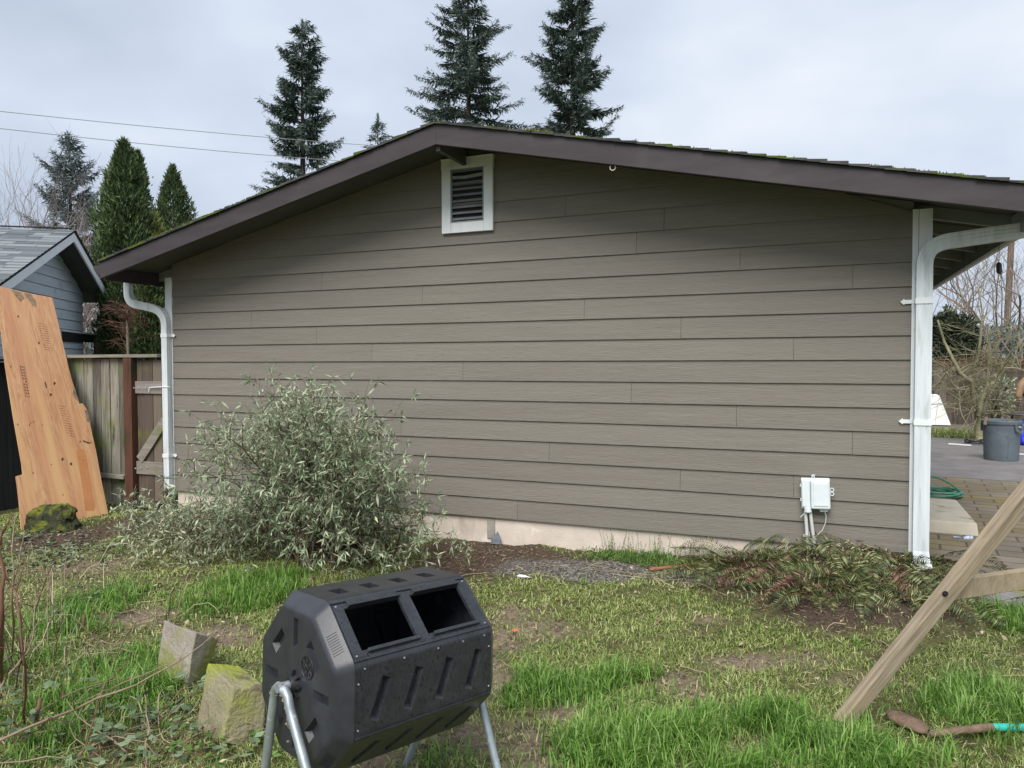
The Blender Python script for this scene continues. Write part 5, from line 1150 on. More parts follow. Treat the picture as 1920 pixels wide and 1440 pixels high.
for i in range(n_main):
    k = nr.uniform(0, len(sil)-1.001); j = int(k); f = k-j; sx_, sy_ = sil[j][0]*(1-f)+sil[j+1][0]*f, sil[j][1]*(1-f)+sil[j+1][1]*f+SILD
    Yp = nr.uniform(-2.15, -.42); d = ray(sx_, sy_); 
    tp = CAM+d*((Yp-CAM.y)/d.y); v = nr.uniform(.0, 1)**1.5 if i > 36 else nr.uniform(0, .16)
    gxp = tp.x; top_ = np.array([tp.x+nr.normal(0, .05), Yp, max(.05, tp.z*(1-v*.88)-.03)])
    if top_[1] > -.12: top_[1] = -.12
    base = np.array([BB.x+nr.normal(0, .25), max(-2.0, min(-.55, BB.y+.55+nr.normal(0, .25))), gz(BB.x, BB.y)])
    hor = top_-base; shoot(base, top_, np.array([-hor[0]*.12, -hor[1]*.12, .10+.10*nr.random()]), .0085, 2 if v < .4 else 1, 1.0)
for i in range(34):
    sx_ = nr.uniform(400, 790); a_ = P3(sx_, nr.uniform(1010, 1092)); a_.y = min(a_.y, -.5)
    base = np.array([BB.x+nr.normal(0, .22), max(-1.9, BB.y+.5+nr.normal(0, .2)), gz(BB.x, BB.y)]); e_ = np.array([a_.x, a_.y, gz(a_.x, a_.y)+nr.uniform(.06, .32)]); shoot(base, e_, np.array([0, 0, .30+.15*nr.random()]), .006, 2, 1.0, .3)
# whippy leading shoots over the top
for (x0_, y0_, x1_, y1_) in ((560,790,470,712),(600,780,556,704),(620,790,628,732),(690,820,748,788),(450,800,385,792),(420,870,350,868)):
    a_ = aty(x0_, y0_, -1.3); b_ = aty(x1_, y1_, -1.35); shoot(np.array(a_), np.array(b_), np.array([0,0,.04]), .0035, 1, .55)
SM = stm.build('stems', m_stem, SHB, fix=False)
LP, LD = np.array(LP), np.array(LD); ok = LP[:, 1] < -.05; LP, LD, LL, LW = LP[ok], LD[ok], np.array(LL)[ok], np.array(LW)[ok]; print('shrub leaves', len(LP))
npmesh('foliage', leafmesh(LP, LD, nr.normal(0, .5, LP.shape)+np.array([0,0,1]), LL, LW, .15, .12), 4, m_bleaf, SHB)
# pale cut branch lying to the left of the shrub
stm = MB(); LP, LD, LL, LW = [], [], [], []
CB = P3(270, 1040)
for i in range(34):
    b_ = P3(nr.uniform(230, 430), nr.uniform(985, 1075)); a_ = P3(nr.uniform(330, 500), nr.uniform(985, 1060)); shoot(np.array(a_)+np.array([0,0,.05]), np.array(b_)+np.array([0,0,nr.uniform(.04, .22)]), np.array([0,0,.06]), .004, 1, .9)
LP, LD = np.array(LP), np.array(LD); LP[:, 2] = np.maximum(LP[:, 2], hgt(LP[:, 0], LP[:, 1])+.012)
CBT = thing('cut_branches', tuple(CB), 'heap of pale whitish-green cut branches lying on the ground left of the shrub', 'cut branches')
stm.build('twigs', m_stem, CBT, fix=False); m_pleaf = mat('pale_wilted_leaf', [(.20,.22,.12), (.38,.40,.25), (.60,.60,.42)], 1.3, rough=.7, island=.7, trans=.2, contrast=(.15,.85))
npmesh('leaves', leafmesh(LP, LD, nr.normal(0, .5, LP.shape)+np.array([0,0,1]), np.array(LL), np.array(LW), .15, .1), 4, m_pleaf, CBT)

# ------------------------------------------------------------------ ferns by the corner
m_fern = mat('fern_frond', [(.018,.030,.012), (.06,.085,.028), (.14,.18,.06), (.42,.42,.20)], 3.0, rough=.5, island=.5, trans=.2, contrast=(.2,.8), spec=.45)
m_rach = mat('fern_rachis', [(.10,.05,.02), (.20,.13,.05)], 8, rough=.7)
def fern(cx_, cy_, nf, lmin, lmax, seed, label, m=m_fern, dirs=(0, 6.28), lift=.2):
    g_ = np.random.default_rng(seed); T = thing('fern', (cx_, cy_, gz(cx_, cy_)), label, 'fern', 'flattened ferns at the garage corner'); rb = MB(); P_, D_, L_, W_, N_ = [], [], [], [], []
    for i in range(nf):
        a = g_.uniform(*dirs); ln = g_.uniform(lmin, lmax); el0 = (g_.uniform(.05, .55) if g_.random() < .8 else g_.uniform(.6, 1.2))*lift/.2; n = int(ln/.015)
        p = np.array([cx_, cy_, gz(cx_, cy_)+.02])+np.array([g_.normal(0,.14), g_.normal(0,.09), 0]); az_ = a; pts = [p.copy()]; dz = math.sin(min(el0, 1.3)); curl = g_.normal(0, .5)
        for k in range(n):
            t = k/n; el = el0*(1-2.1*t); az_ += curl*.018/ln; d = np.array([math.cos(az_)*math.cos(el), math.sin(az_)*math.cos(el), math.sin(el)]); p = p+d*.015
            gmin = gz(p[0], p[1])+.015+.05*g_.random()*0+.012*(i % 5)
            if p[2] < gmin: p[2] = gmin
            if p[1] > -.035: p[1] = -.035
            pts.append(p.copy())
            if t > .12:
                wl = .092*math.sin(min(1, (t-.08)*2.6)*1.57)*(1-t)**.55*1.25
                s_ = np.cross(d, [0,0,1.]); s_ /= np.linalg.norm(s_)+1e-9; up_ = np.cross(s_, d); roll_ = .9*math.sin(i*3.3)
                for sg in (-1, 1):
                    P_.append(p); D_.append(s_*sg*math.cos(roll_)+up_*(math.sin(roll_)*sg-.12)+d*.30); L_.append(max(.012, wl*g_.uniform(.7,1.1))); W_.append(.0095); N_.append(up_+g_.normal(0,.5,3))
        rb.tube([Vector(q) for q in pts[::4]], .0018, 4, False)
    rb.build('stalks', m_rach, T, fix=False)
    npmesh('fronds', leafmesh(np.array(P_), np.array(D_), np.array(N_), np.array(L_), np.array(W_), .1, .1), 4, m, T)
    return T
for i, (px, py, nf, l0, l1, lb) in enumerate(((1400,1062,34,.35,.75,'leftmost flattened fern, next to the reddish wooden lath'),(1530,1075,34,.4,.85,'bushy fern directly below the utility conduits'),
        (1680,1085,28,.35,.8,'fern at the foot of the right downspout'),(1600,1125,40,.35,.75,'low fern spreading onto the lawn in front of the others'),(1490,1125,34,.3,.6,'small drooping fern over the red-brown litter'),(1770,1140,18,.25,.5,'fern half hidden behind the slanting timber leg'))):
    q = P3(px, py); y_ = min(q.y, -.22); fern(q.x, y_, nf, l0, l1, 40+i, lb, lift=.17 if i != 1 else .22)
m_dfern = mat('dead_fern', [(.05,.022,.016), (.12,.058,.042), (.26,.155,.11)], 4, rough=.9, island=.7, contrast=(.15,.85))
q = P3(1500, 1098); fern(q.x, q.y, 34, .3, .85, 77, 'dead red-brown fern fronds lying under the green ferns', m_dfern, lift=.07)
q = P3(1640, 1110); fern(q.x, q.y, 15, .3, .7, 78, 'dead red-brown fronds mixed into the right half of the fern heap', m_dfern, lift=.10)

q = P3(1700, 1150); fern(q.x, q.y, 20, .3, .6, 79, 'small flat fern reaching the slanting timber leg', lift=.12)
g_ = np.random.default_rng(80); n = 5200; c = P3(1570, 1105); px_ = c.x+g_.normal(0, .62, n); py_ = np.minimum(c.y+g_.normal(0, .30, n), -.05); a = g_.uniform(0, 6.28, n)
hz_ = .17*np.exp(-((px_-c.x)/.62)**2-((py_-c.y-.15)/.30)**2)
o = npmesh('fern_litter', leafmesh(np.stack([px_, py_, hgt(px_, py_)+hz_*g_.uniform(.1, 1.25, n)+.008], 1), np.stack([np.cos(a), np.sin(a), g_.normal(0, .35, n)], 1), g_.normal(0, .6, (n, 3))+np.array([0,0,1]), g_.uniform(.02, .055, n), g_.uniform(.006, .014, n), .1, .1), 4, mat('fern_bits', [(.05,.022,.015), (.10,.07,.03), (.19,.21,.09), (.45,.44,.25)], 4, rough=.7, island=.85, contrast=(.12,.88)))
tag(o, 'loose green, tan and red-brown leaflets strewn through the fern heap', 'leaf litter', kind='stuff')
# ------------------------------------------------------------------ weeds along the foundation
m_weed = mat('weed_green', [(.05,.11,.02), (.13,.24,.05), (.22,.33,.09)], 6, rough=.6, island=.7, trans=.25)
m_wstalk = mat('weed_stalk', [(.11,.13,.05), (.22,.22,.11)], 8, rough=.8)
g_ = np.random.default_rng(9); WT = thing('weeds', tuple(P3(1215, 1045)), 'thin weeds with upright seed stalks against the pale foundation', 'weeds'); sb = MB(); P_, D_, L_, W_ = [], [], [], []
for i in range(64):
    x = aty(g_.choice([1150, 1185, 1225, 1255, 1290, 1330])+g_.normal(0, 14), 1040, -.15).x; y = g_.uniform(-.22, -.06); h_ = g_.uniform(.08, .27); z = gz(x, y); tx, ty = g_.normal(0, .03, 2)
    top_ = np.array([x+tx, min(y+ty, -.045), z+h_]); sb.tube([Vector((x, y, z)), Vector((x+tx*.4, y+ty*.4, z+h_*.55)), Vector(top_)], [.0018, .0014, .001], 4, False)
    for k in range(int(h_*110)):
        t = g_.random()**.8; P_.append(np.array([x+tx*t, y+min(ty, 0)*t, z+h_*t])); D_.append(g_.normal(0, 1, 3)+np.array([0,0,.9])); L_.append(g_.uniform(.008, .02)*(1.6-t)); W_.append(.0045)
for i in range(3600):
    x = aty(g_.choice([1145, 1180, 1240, 1300])+g_.normal(0, 30), 1046, -.2).x; y = g_.uniform(-.34, -.05); P_.append(np.array([x, y, gz(x, y)+g_.uniform(0, .05)])); D_.append(g_.normal(0, .8, 3)+np.array([0,0,1])); L_.append(g_.uniform(.02, .05)); W_.append(g_.uniform(.004, .011))
sb.build('stalks', m_wstalk, WT, fix=False); npmesh('leaves', leafmesh(np.array(P_), np.array(D_), g_.normal(0, 1, (len(P_), 3)), np.array(L_), np.array(W_)), 4, m_weed, WT)

# ------------------------------------------------------------------ brambles, canes and broad weeds at the left foreground
m_cane = mat('dry_cane', [(.17,.12,.075), (.36,.28,.19)], 7, rough=.8); m_cane2 = mat('red_brown_cane', [(.10,.045,.03), (.23,.115,.075)], 7, rough=.7)
m_bram = mat('bramble_leaf', [(.05,.08,.035), (.13,.19,.09), (.27,.34,.21)], 6, rough=.5, island=.65, trans=.15, contrast=(.15,.85))
def g3(x, y, h_=0.0): p = P3(x, y); p.z += h_; return p
def cane(name, pts, r_, m, label, twigs=0, seed=0):
    q = [Vector(p) for p in pts]; mb = MB(); g2 = random.Random(seed); n = 14; cv = []
    for i in range(n):
        t = i/(n-1)*(len(q)-1); k = min(int(t), len(q)-2); f = t-k; cv.append(q[k]*(1-f)+q[k+1]*f+Vector((g2.gauss(0,.004), g2.gauss(0,.004), g2.gauss(0,.004))))
    mb.tube(cv, list(np.linspace(r_, r_*.4, n)), 6)
    for i in range(twigs):
        k = g2.randrange(3, n-1); a = cv[k]; d = (cv[k]-cv[k-1]).normalized()+Vector((g2.gauss(0,.6), g2.gauss(0,.6), g2.gauss(.2,.5))); d.normalize(); b = a+d*g2.uniform(.04,.14); mb.tube([a, (a+b)/2+Vector((0,0,.005)), b], [r_*.4, r_*.3, r_*.2], 4)
    return tag(mb.build(name, m, fix=False), label, 'cane', 'dry canes at the lower left')
cane('dry_cane', [g3(-40,1450,.10), g3(110,1400,.16), g3(240,1370,.2), g3(330,1330,.22), g3(405,1290,.26)], .0065, m_cane, 'longest pale cane reaching from the lower left corner towards the concrete blocks', 6, 1)
cane('dry_cane', [g3(140,1340,.06), g3(260,1315,.12), g3(375,1275,.16)], .0038, m_cane, 'thin straight cane lying over the grass just above the longest one', 2, 2)
cane('dry_cane', [g3(22,1240,0), atd(24,1130,3.4), atd(26,1060,3.4), atd(27,965,3.45)], .006, m_cane, 'tall pale cane standing upright before the dark fence', 3, 3)
cane('dry_cane', [g3(38,1250,0), atd(38,1140,3.5), atd(38,1040,3.5)], .004, m_cane, 'shorter upright pale cane beside the tallest one', 3, 4)
cane('dry_cane', [g3(110,1230,0), atd(95,1130,3.6), atd(91,1062,3.6)], .0032, m_cane, 'lone thin cane rising from the grass left of the soil patch', 1, 5)
cane('dry_cane', [g3(0,1290,0), atd(4,1180,2.9), atd(4,1060,2.9), atd(-4,1000,2.9)], .011, m_cane2, 'thick reddish-brown stalk at the left edge of the photo', 2, 6)
cane('dry_cane', [g3(45,1360,0), atd(48,1240,2.8), atd(30,1120,2.9), atd(-6,1030,3.0)], .006, m_cane2, 'dark curving bramble cane arching towards the left edge', 5, 7)
cane('dry_cane', [g3(270,1480,.03), g3(278,1400,.1), g3(272,1330,.06), g3(268,1280,.1)], .004, m_cane, 'thin forked cane lying below the grey-brown block', 4, 8)
cane('dry_cane', [g3(150,1440,.05), g3(200,1330,.12), g3(250,1300,.2)], .004, m_cane2, 'brown cane crossing under the longest pale one', 4, 9)
cane('dry_cane', [g3(-20,1330,.05), g3(60,1290,.2), g3(70,1200,.3)], .005, m_cane, 'bent pale cane among the stalks at the left edge', 5, 10)
cane('dry_cane', [g3(380,1420,.0), g3(390,1390,.06), g3(385,1365,.12)], .004, m_cane, 'short pale twig in front of the mossy block', 1, 11)
cane('dry_cane', [g3(105,1105,.02), g3(160,1070,.08), g3(215,1032,.14)], .0035, m_cane, 'thin twig lying towards the pale cut branches', 2, 12)
cane('dry_cane', [g3(1110,1268,.015), g3(1160,1266,.03), g3(1215,1290,.015)], .004, m_cane2, 'dark curved twig above the round bare soil patch', 1, 13)
g_ = random.Random(31)
for i, (px, py, hh_, lb) in enumerate(((98,1300,.10,'cut woody stub in the long grass, leftmost of three'),(118,1330,.085,'short cut stub in the long grass between two others'),(155,1190,.11,'leaning cut stub beside the short green grass'),(62,1375,.14,'thick dark cut stub near the left edge'))):
    a = g3(px, py, -.02); mb = MB(); b = a+Vector((g_.gauss(0,.02), g_.gauss(0,.02), hh_+.02)); mb.tube([a, (a+b)/2, b], [.0095, .009, .008], 8); tag(mb.build('cut_stub', m_cane2, fix=False), lb, 'stub', 'cut stubs in the grass')
g2 = np.random.default_rng(55)
def broad(name, label, spots, n, m, l0, l1, h0, h1, cat, asp=.62, spread=.16):
    P_, D_, L_, W_ = [], [], [], []; sb = MB(); c0 = P3(*spots[0])
    for _ in range(n):
        sx_, sy_ = spots[g2.integers(len(spots))]; c = P3(sx_, sy_); x = c.x+g2.normal(0, spread); y = c.y+g2.normal(0, spread); z = gz(x, y)+g2.uniform(h0, h1)*g2.random()**.5
        for k in range(3):
            P_.append(np.array([x, y, z])); a = g2.uniform(0, 6.28); D_.append(np.array([math.cos(a), math.sin(a), g2.normal(.0, .25)])); l_ = g2.uniform(l0, l1); L_.append(l_); W_.append(l_*asp)
        sb.tube([Vector((x+g2.normal(0,.02), y+g2.normal(0,.02), gz(x, y))), Vector((x, y, z))], .0015, 3, False)
    T = thing(name, tuple(c0), label, cat); sb.build('stems', m_cane2, T, fix=False)
    npmesh('leaves', leafmesh(np.array(P_), np.array(D_), g2.normal(0, .35, (len(P_), 3))+np.array([0,0,1]), np.array(L_), np.array(W_), .08, .1), 4, m, T)
broad('bramble', 'trailing bramble with broad dark green leaves across the lower left corner', [(60,1400),(150,1430),(330,1360),(230,1400),(30,1330),(130,1370),(380,1430)], 120, m_bram, .03, .062, .02, .15, 'bramble')
broad('bramble', 'small dusty green bramble patch between dark fence foot and soil patch', [(150,1130),(120,1160),(170,1110)], 36, m_bram, .03, .055, .01, .08, 'bramble', spread=.08)
broad('weeds', 'low broad-leaved weeds around the foot of the mossy blocks', [(350,1420),(420,1430),(330,1300),(450,1400)], 90, m_weed, .02, .045, .01, .07, 'weeds', spread=.12)
broad('ground_ivy', 'dull green leafy ground cover along the plywood and mossy stone', [(60,1010),(140,1020),(100,1040),(200,1030),(30,1060)], 420, mat('dusty_leaf', [(.05,.07,.035), (.12,.16,.09), (.24,.28,.18)], 6, rough=.6, island=.7, contrast=(.15,.85)), .025, .055, .005, .05, 'ground cover', spread=.22)
broad('weeds', 'pale green weeds at the near edge below the bare soil', [(1085,1425),(1060,1400),(1150,1365)], 60, m_weed, .018, .04, .01, .06, 'weeds', spread=.06)
p = P3(895, 1410); 

mb = MB(); g_ = random.Random(23)
for _ in range(95):
    q = P3(g_.uniform(-60, 130) if g_.random() < .7 else g_.uniform(60, 330), g_.uniform(1080, 1430)); a = g_.uniform(0, 6.28); l_ = g_.uniform(.12, .5); h_ = g_.uniform(.05, .42) if q.x < 3.4 else g_.uniform(.02, .15); c = g_.gauss(0, .5); pl = []
    for k in range(7): t = k/6; a2 = a+c*t; q = q+Vector((math.cos(a2), math.sin(a2), 0))*l_/6; pl.append(Vector((q.x, q.y, gz(q.x, q.y)+h_*math.sin(t*g_.uniform(1.4, 2.9)))))
    mb.tube(pl, list(np.linspace(.0038, .0014, 7)), 4, False)
tag(mb.build('dry_stalks', mat('dry_stalks', [(.08,.045,.035), (.24,.17,.12), (.46,.38,.27)], 3, rough=.9, island=.85, contrast=(.15,.85)), fix=False), 'tangle of thin dry bramble stalks at the lower left', 'dry stalks', kind='stuff')
# ------------------------------------------------------------------ trees
def conifer(name, x, y, H, R_, seed, label, m_leaf, m_bark, crown0=.18, dens=1.0, droop=.25, spray=.34, gap=.12, group=None, steep=.0, prof=.72, wd=.17):
    g_ = np.random.default_rng(seed); T = thing(name, (x, y, -.1), label, 'conifer', group); tb = MB()
    tb.tube([(x, y, -.3), (x+g_.normal(0,.05), y, H*.5), (x, y, H*.98)], [H*.014, H*.009, .012], 8)
    P_, D_, L_, W_, N_ = [], [], [], [], []
    z = H*crown0; rot = 0
    while z < H*.985:
        t = (z-H*crown0)/(H*(1-crown0)); nb = int(3+g_.integers(0, 3)); rr_ = R_*(1-t)**prof
        for k in range(nb):
            rot += 2.4; a = rot+g_.normal(0, .35); ln = rr_*(g_.uniform(.42, 1.16) if g_.random() > gap else g_.uniform(1.1, 1.4))+.12
            el = steep+.55*t-.12+g_.normal(0, .10); n = max(3, int(ln/(.14))); p = np.array([x, y, z+g_.normal(0, .12)]); pts = [p.copy()]
            for i in range(n):
                s = i/n; e_ = el-droop*math.sin(s*2.2)+.55*s*s; d = np.array([math.cos(a)*math.cos(e_), math.sin(a)*math.cos(e_), math.sin(e_)]); p = p+d*ln/n; pts.append(p.copy())
                sd_ = np.array([-math.sin(a), math.cos(a), 0]); wl = spray*(.45+.75*math.sin(min(1., s*1.15+.12)*3.0))*min(1, ln/.8+.25)
                m_ = int(11*dens*(1 if s > .1 else .5))
                for q in range(m_):
                    sg = -1 if q % 2 else 1; P_.append(p+g_.normal(0, .05, 3)); dd = sd_*sg*g_.uniform(.4, 1.1)+d*g_.uniform(.2, 1.0)+np.array([0,0,g_.normal(-.22, .30)]); D_.append(dd); L_.append(wl*g_.uniform(.5, 1.25)); W_.append(wl*wd*g_.uniform(.6,1.2)); N_.append(g_.normal(0, .6, 3)+np.array([0,0,1]))
                    if g_.random() < .5: P_.append(p+g_.normal(0,.04,3)); D_.append(np.array([g_.normal(0,.4), g_.normal(0,.4), -1])+d*.2); L_.append(wl*.7); W_.append(wl*wd*.8); N_.append(g_.normal(0,1,3))
            tb.tube([Vector(q) for q in pts[::2]+[pts[-1]]], list(np.linspace(.012+ln*.009, .006, len(pts[::2])+1)), 4, False)
        z += H*.012+.20*(1-t*.6)
    for i in range(40):   # leader
        P_.append(np.array([x, y, H*(.95+.05*g_.random())])); D_.append(g_.normal(0, .45, 3)+np.array([0,0,1.])); L_.append(.25); W_.append(.06); N_.append(g_.normal(0,1,3))
    tb.build('trunk', m_bark, T, fix=False)
    npmesh('crown', leafmesh(np.array(P_), np.array(D_), np.array(N_), np.array(L_), np.array(W_), .1, .12), 4, m_leaf, T); print(name, len(P_)); return T
m_fir = mat('fir_needles', [(.050,.075,.062), (.10,.14,.115), (.18,.225,.19)], .5, rough=.7, island=.5, contrast=(.2,.8))
m_spr = mat('blue_spruce_needles', [(.08,.11,.12), (.15,.20,.205), (.24,.30,.30)], .5, rough=.7, island=.5, contrast=(.2,.8))
m_bark = mat('conifer_bark', [(.04,.03,.024), (.10,.078,.062)], 4, (1,1,.3), .95)
def base_at(px, D_): p = atd(px, 700, D_); return p.x, p.y
def toph(py, D_): return 1.55+(679-py)/FPX*D_
for (px, py, D_, Rr, sd_, lb, dr, dn, gp, cr0) in ((573,48,34,3.2,101,'fir behind the left roof slope, leftmost and shortest of the three',.25,1.25,.14,.2),
        (880,-45,34,4.9,102,'broad spreading fir behind the roof ridge, widest of the three',.30,.95,.10,.2),
        (1072,-60,33,3.6,103,'tall dense fir right of the roof ridge, rightmost of the three',.15,1.4,.14,.2)):
    X_, Y_ = base_at(px, D_); conifer('fir_tree', X_, Y_, toph(py, D_), Rr, sd_, lb, m_fir, m_bark, cr0, dn, dr, .42, gp, 'firs behind the garage')
X_, Y_ = base_at(138, 30); conifer('spruce_tree', X_, Y_, toph(255, 30), 3.0, 104, 'blue-grey spruce behind the neighbouring shingle roof', m_spr, m_bark, .1, 1.0, .05, .34, .08, steep=.12)
X_, Y_ = base_at(712, 36); conifer('fir_tree', X_, Y_, toph(222, 36), 1.6, 105, 'fir tip just showing over the left roof slope near the ridge', m_fir, m_bark, .3, .9, .2, .35, .1, 'firs behind the garage')
# columnar arborvitae
def arbor(x, y, prof, seed, label, m, n=9000, z0=0, forks=()):
    """prof: [(z, radius)]"""
    g_ = np.random.default_rng(seed); T = thing('arborvitae', (x, y, 0), label, 'arborvitae', 'columnar evergreens on the left'); zs, rs = zip(*prof)
    z = g_.uniform(zs[0], zs[-1], n*2); r_ = np.interp(z, zs, rs); k = g_.random(n*2) < r_/max(rs)+.08; z, r_ = z[k][:n], r_[k][:n]; a = g_.uniform(0, 2*math.pi, len(z))
    lump = 1+.16*np.sin(a*3+z*2.1+seed)+.12*np.sin(a*5-z*4.3)+.10*np.sin(z*9+a*2); rad = r_*.84*lump*np.sqrt(g_.uniform(.12, 1.05, len(z)))
    for (ox, oz) in ((-.10, .22), (.13, .05), (.0, .42), (-.2, -.25), (.22, -.35)):
        m2 = 150; zl = g_.uniform(-.35, 1, m2); z = np.concatenate([z, zs[-1]-.50+oz*.5+zl*.26]); a = np.concatenate([a, g_.uniform(0, 6.28, m2)]); rad = np.concatenate([rad, np.abs(g_.normal(0, .05, m2))*(1.2-zl)]); oxs = ox
    xoff = np.zeros(len(z)); k0 = len(z)-750
    for q_, (ox, oz) in enumerate(((-.10, .22), (.13, .05), (.0, .42), (-.2, -.25), (.22, -.35))): xoff[k0+q_*150:k0+(q_+1)*150] = ox*.7
    P_ = np.stack([x+xoff+rad*np.cos(a), y+rad*np.sin(a), z], 1); D_ = np.stack([np.cos(a)*.35, np.sin(a)*.35, np.full(len(z), 1.)], 1)+g_.normal(0, .38, (len(z), 3))
    Nn_ = np.stack([-np.sin(a), np.cos(a), 0*a], 1)+g_.normal(0, .7, (len(z), 3))
    tb = MB(); tb.tube([(x, y, -.2), (x, y, zs[-1]*.6), (x, y, zs[-1]*.95)], [.07, .04, .01], 8)
    for i in range(60):
        zz2 = g_.uniform(.4, zs[-1]*.8); aa = g_.uniform(0, 6.28); rr_ = np.interp(zz2, zs, rs)*.8; tb.tube([(x, y, zz2), (x+rr_*.6*math.cos(aa), y+rr_*.6*math.sin(aa), zz2+.2), (x+rr_*math.cos(aa), y+rr_*math.sin(aa), zz2+.5)], [.012, .008, .004], 4, False)
    tb.build('trunk', m_bark, T, fix=False)
    npmesh('crown', leafmesh(P_, D_, Nn_, g_.uniform(.05, .15, len(z)), g_.uniform(.016, .036, len(z)), .1, .05), 4, m, T)
m_arb = mat('arborvitae_foliage', [(.022,.038,.013), (.055,.09,.028), (.12,.17,.05)], 1.2, rough=.7, island=.45, contrast=(.2,.8))
m_arby = mat('yellow_green_foliage', [(.06,.075,.018), (.13,.15,.035), (.22,.24,.06)], 1.2, rough=.7, island=.45, contrast=(.2,.8))
def colm(px, D_, wpts, seed, label, m, n):
    X_, Y_ = base_at(px, D_); arbor(X_, Y_, [(toph(py, D_) if py < 1400 else .05, w_*D_/FPX/2) for py, w_ in wpts], seed, label, m, n)
colm(240, 13.5, [(1500,90),(660,112),(560,118),(480,116),(420,104),(370,86),(330,64),(295,34),(268,6)], 201, 'tallest dense dark arborvitae beside the neighbouring house gable', m_arb, 42000)
colm(266, 16, [(1500,60),(640,70),(480,62),(400,48),(340,30),(300,12),(288,3)], 202, 'slim arborvitae directly behind the tallest one', m_arb, 18000)
colm(330, 16, [(1500,70),(600,76),(440,78),(400,72),(360,50),(335,24),(314,4)], 203, 'short arborvitae with a forked tip above the left roof edge', m_arb, 22000)
colm(292, 15, [(1500,60),(560,70),(470,56),(430,34),(402,8)], 204, 'small yellow-green evergreen between the two dark columns', m_arby, 12000)
colm(283, 12.6, [(1500,70),(680,74),(600,70),(540,60),(500,30)], 205, 'bushy evergreen behind the gate below the eave', m_arb, 20000)

# bare deciduous trees
def bare(name, x, y, spec, seed, label, m, cat='bare tree', group=None, trunk=None, kmax=5, dirs=None):
    g_ = random.Random(seed); T = thing(name, (x, y, 0), label, cat, group); tb = MB(); bb = MB()
    H, r0_, spread, nb = spec; cnt = [0]
    def grow(p, d, L_, r_, lv, mbx):
        n = 5; pts = [p]; q = p
        for i in range(n):
            d = (d+Vector((g_.gauss(0,.10), g_.gauss(0,.10), g_.gauss(.035,.06)))).normalized(); q = q+d*L_/n; pts.append(q)
        mbx.tube(pts, list(np.linspace(r_, r_*.55, n+1)), 5 if lv < 3 else 3, False); cnt[0] += 1
        if lv >= kmax: return
        for i in range(nb if lv > 0 else nb+1):
            k = g_.randrange(2, n+1) if i else n; dd = (d*.8+Vector((g_.gauss(0,spread), g_.gauss(0,spread), g_.gauss(.22,.3)))).normalized(); grow(pts[k], dd, L_*g_.uniform(.55,.85), r_*.52*g_.uniform(.8,1.1), lv+1, bb)
    for (dx_, dy_, dz_, f) in (trunk or [(0,0,1,1)]): grow(Vector((x, y, -.05)), Vector((dx_, dy_, dz_)).normalized(), H*.33*f, r0_*f, 0, tb)
    tb.build('trunk', m, T, fix=False); bb.build('branches', m, T, fix=False); return T
m_bare = mat('mossy_bark', [(.12,.11,.06), (.24,.225,.13), (.36,.33,.23)], 5, (1,1,.5), .9); m_bare2 = mat('brown_twigs', [(.16,.125,.095), (.30,.245,.20)], 3, rough=.9); m_birch = mat('pinkish_twigs', [(.20,.155,.14), (.36,.30,.28)], 3, rough=.9)
p = atz(1835, 828, 0)
T = thing('bare_tree', (p.x, p.y, 0), 'bare mossy forked tree in front of the brown back fence', 'bare tree'); tb = MB(); bb = MB(); g_ = random.Random(61); Dt = (p-CAM).dot(fw)
def at2(x, y, dd=0): return atd(x, y, Dt+dd)
limbs = [([(1836,832),(1835,800),(1834,776)], .085,.07), ([(1834,780),(1826,750),(1822,715),(1800,700),(1785,670),(1770,640),(1758,600)], .055,.02), ([(1834,780),(1842,745),(1852,725),(1854,690),(1856,650),(1852,610)], .05,.016), ([(1852,727),(1876,705),(1880,680),(1900,655),(1925,640)], .035,.014), ([(1822,712),(1830,680),(1838,640),(1842,590),(1835,540)], .035,.012), ([(1880,690),(1905,690),(1930,700)], .02,.01), ([(1800,702),(1780,690),(1762,700)], .018,.007), ([(1826,752),(1808,742),(1792,725)], .015,.005), ([(1832,770),(1815,760),(1798,750)], .012,.005), ([(1838,770),(1855,772),(1875,768)], .012,.005)]
for k, (pts, ra, rb_) in enumerate(limbs):
    z_ = [at2(x, y, .12*math.sin(k*2+i)) for i, (x, y) in enumerate(pts)]
    if k == 0: z_[0].z = -.02
    tb.tube(z_, list(np.linspace(ra, rb_, len(z_))), 7, False)
    if k == 0: continue
    for _ in range(15):
        i = g_.randrange(1, len(z_)); a = z_[i-1].lerp(z_[i], g_.random()); d = Vector((g_.gauss(0,.8), g_.gauss(0,.8), g_.gauss(.35,.6))).normalized(); L_ = g_.uniform(.4, 1.3)
        q = a; pl = [a]
        for s in range(5): d = (d+Vector((g_.gauss(0,.16), g_.gauss(0,.16), g_.gauss(-.02,.12)))).normalized(); q = q+d*L_/5; pl.append(q)
        bb.tube(pl, list(np.linspace(.011, .003, 6)), 4, False)
        for _2 in range(5):
            j = g_.randrange(1, 5); d2 = (d+Vector((g_.gauss(0,.7), g_.gauss(0,.7), g_.gauss(.1,.6)))).normalized(); l2 = g_.uniform(.2, .6); bb.tube([pl[j], pl[j]+d2*l2*.5+Vector((0,0,.02)), pl[j]+d2*l2], [.005, .0035, .002], 3, False)
tb.build('trunk', m_bare, T, fix=False); bb.build('branches', m_bare, T, fix=False)
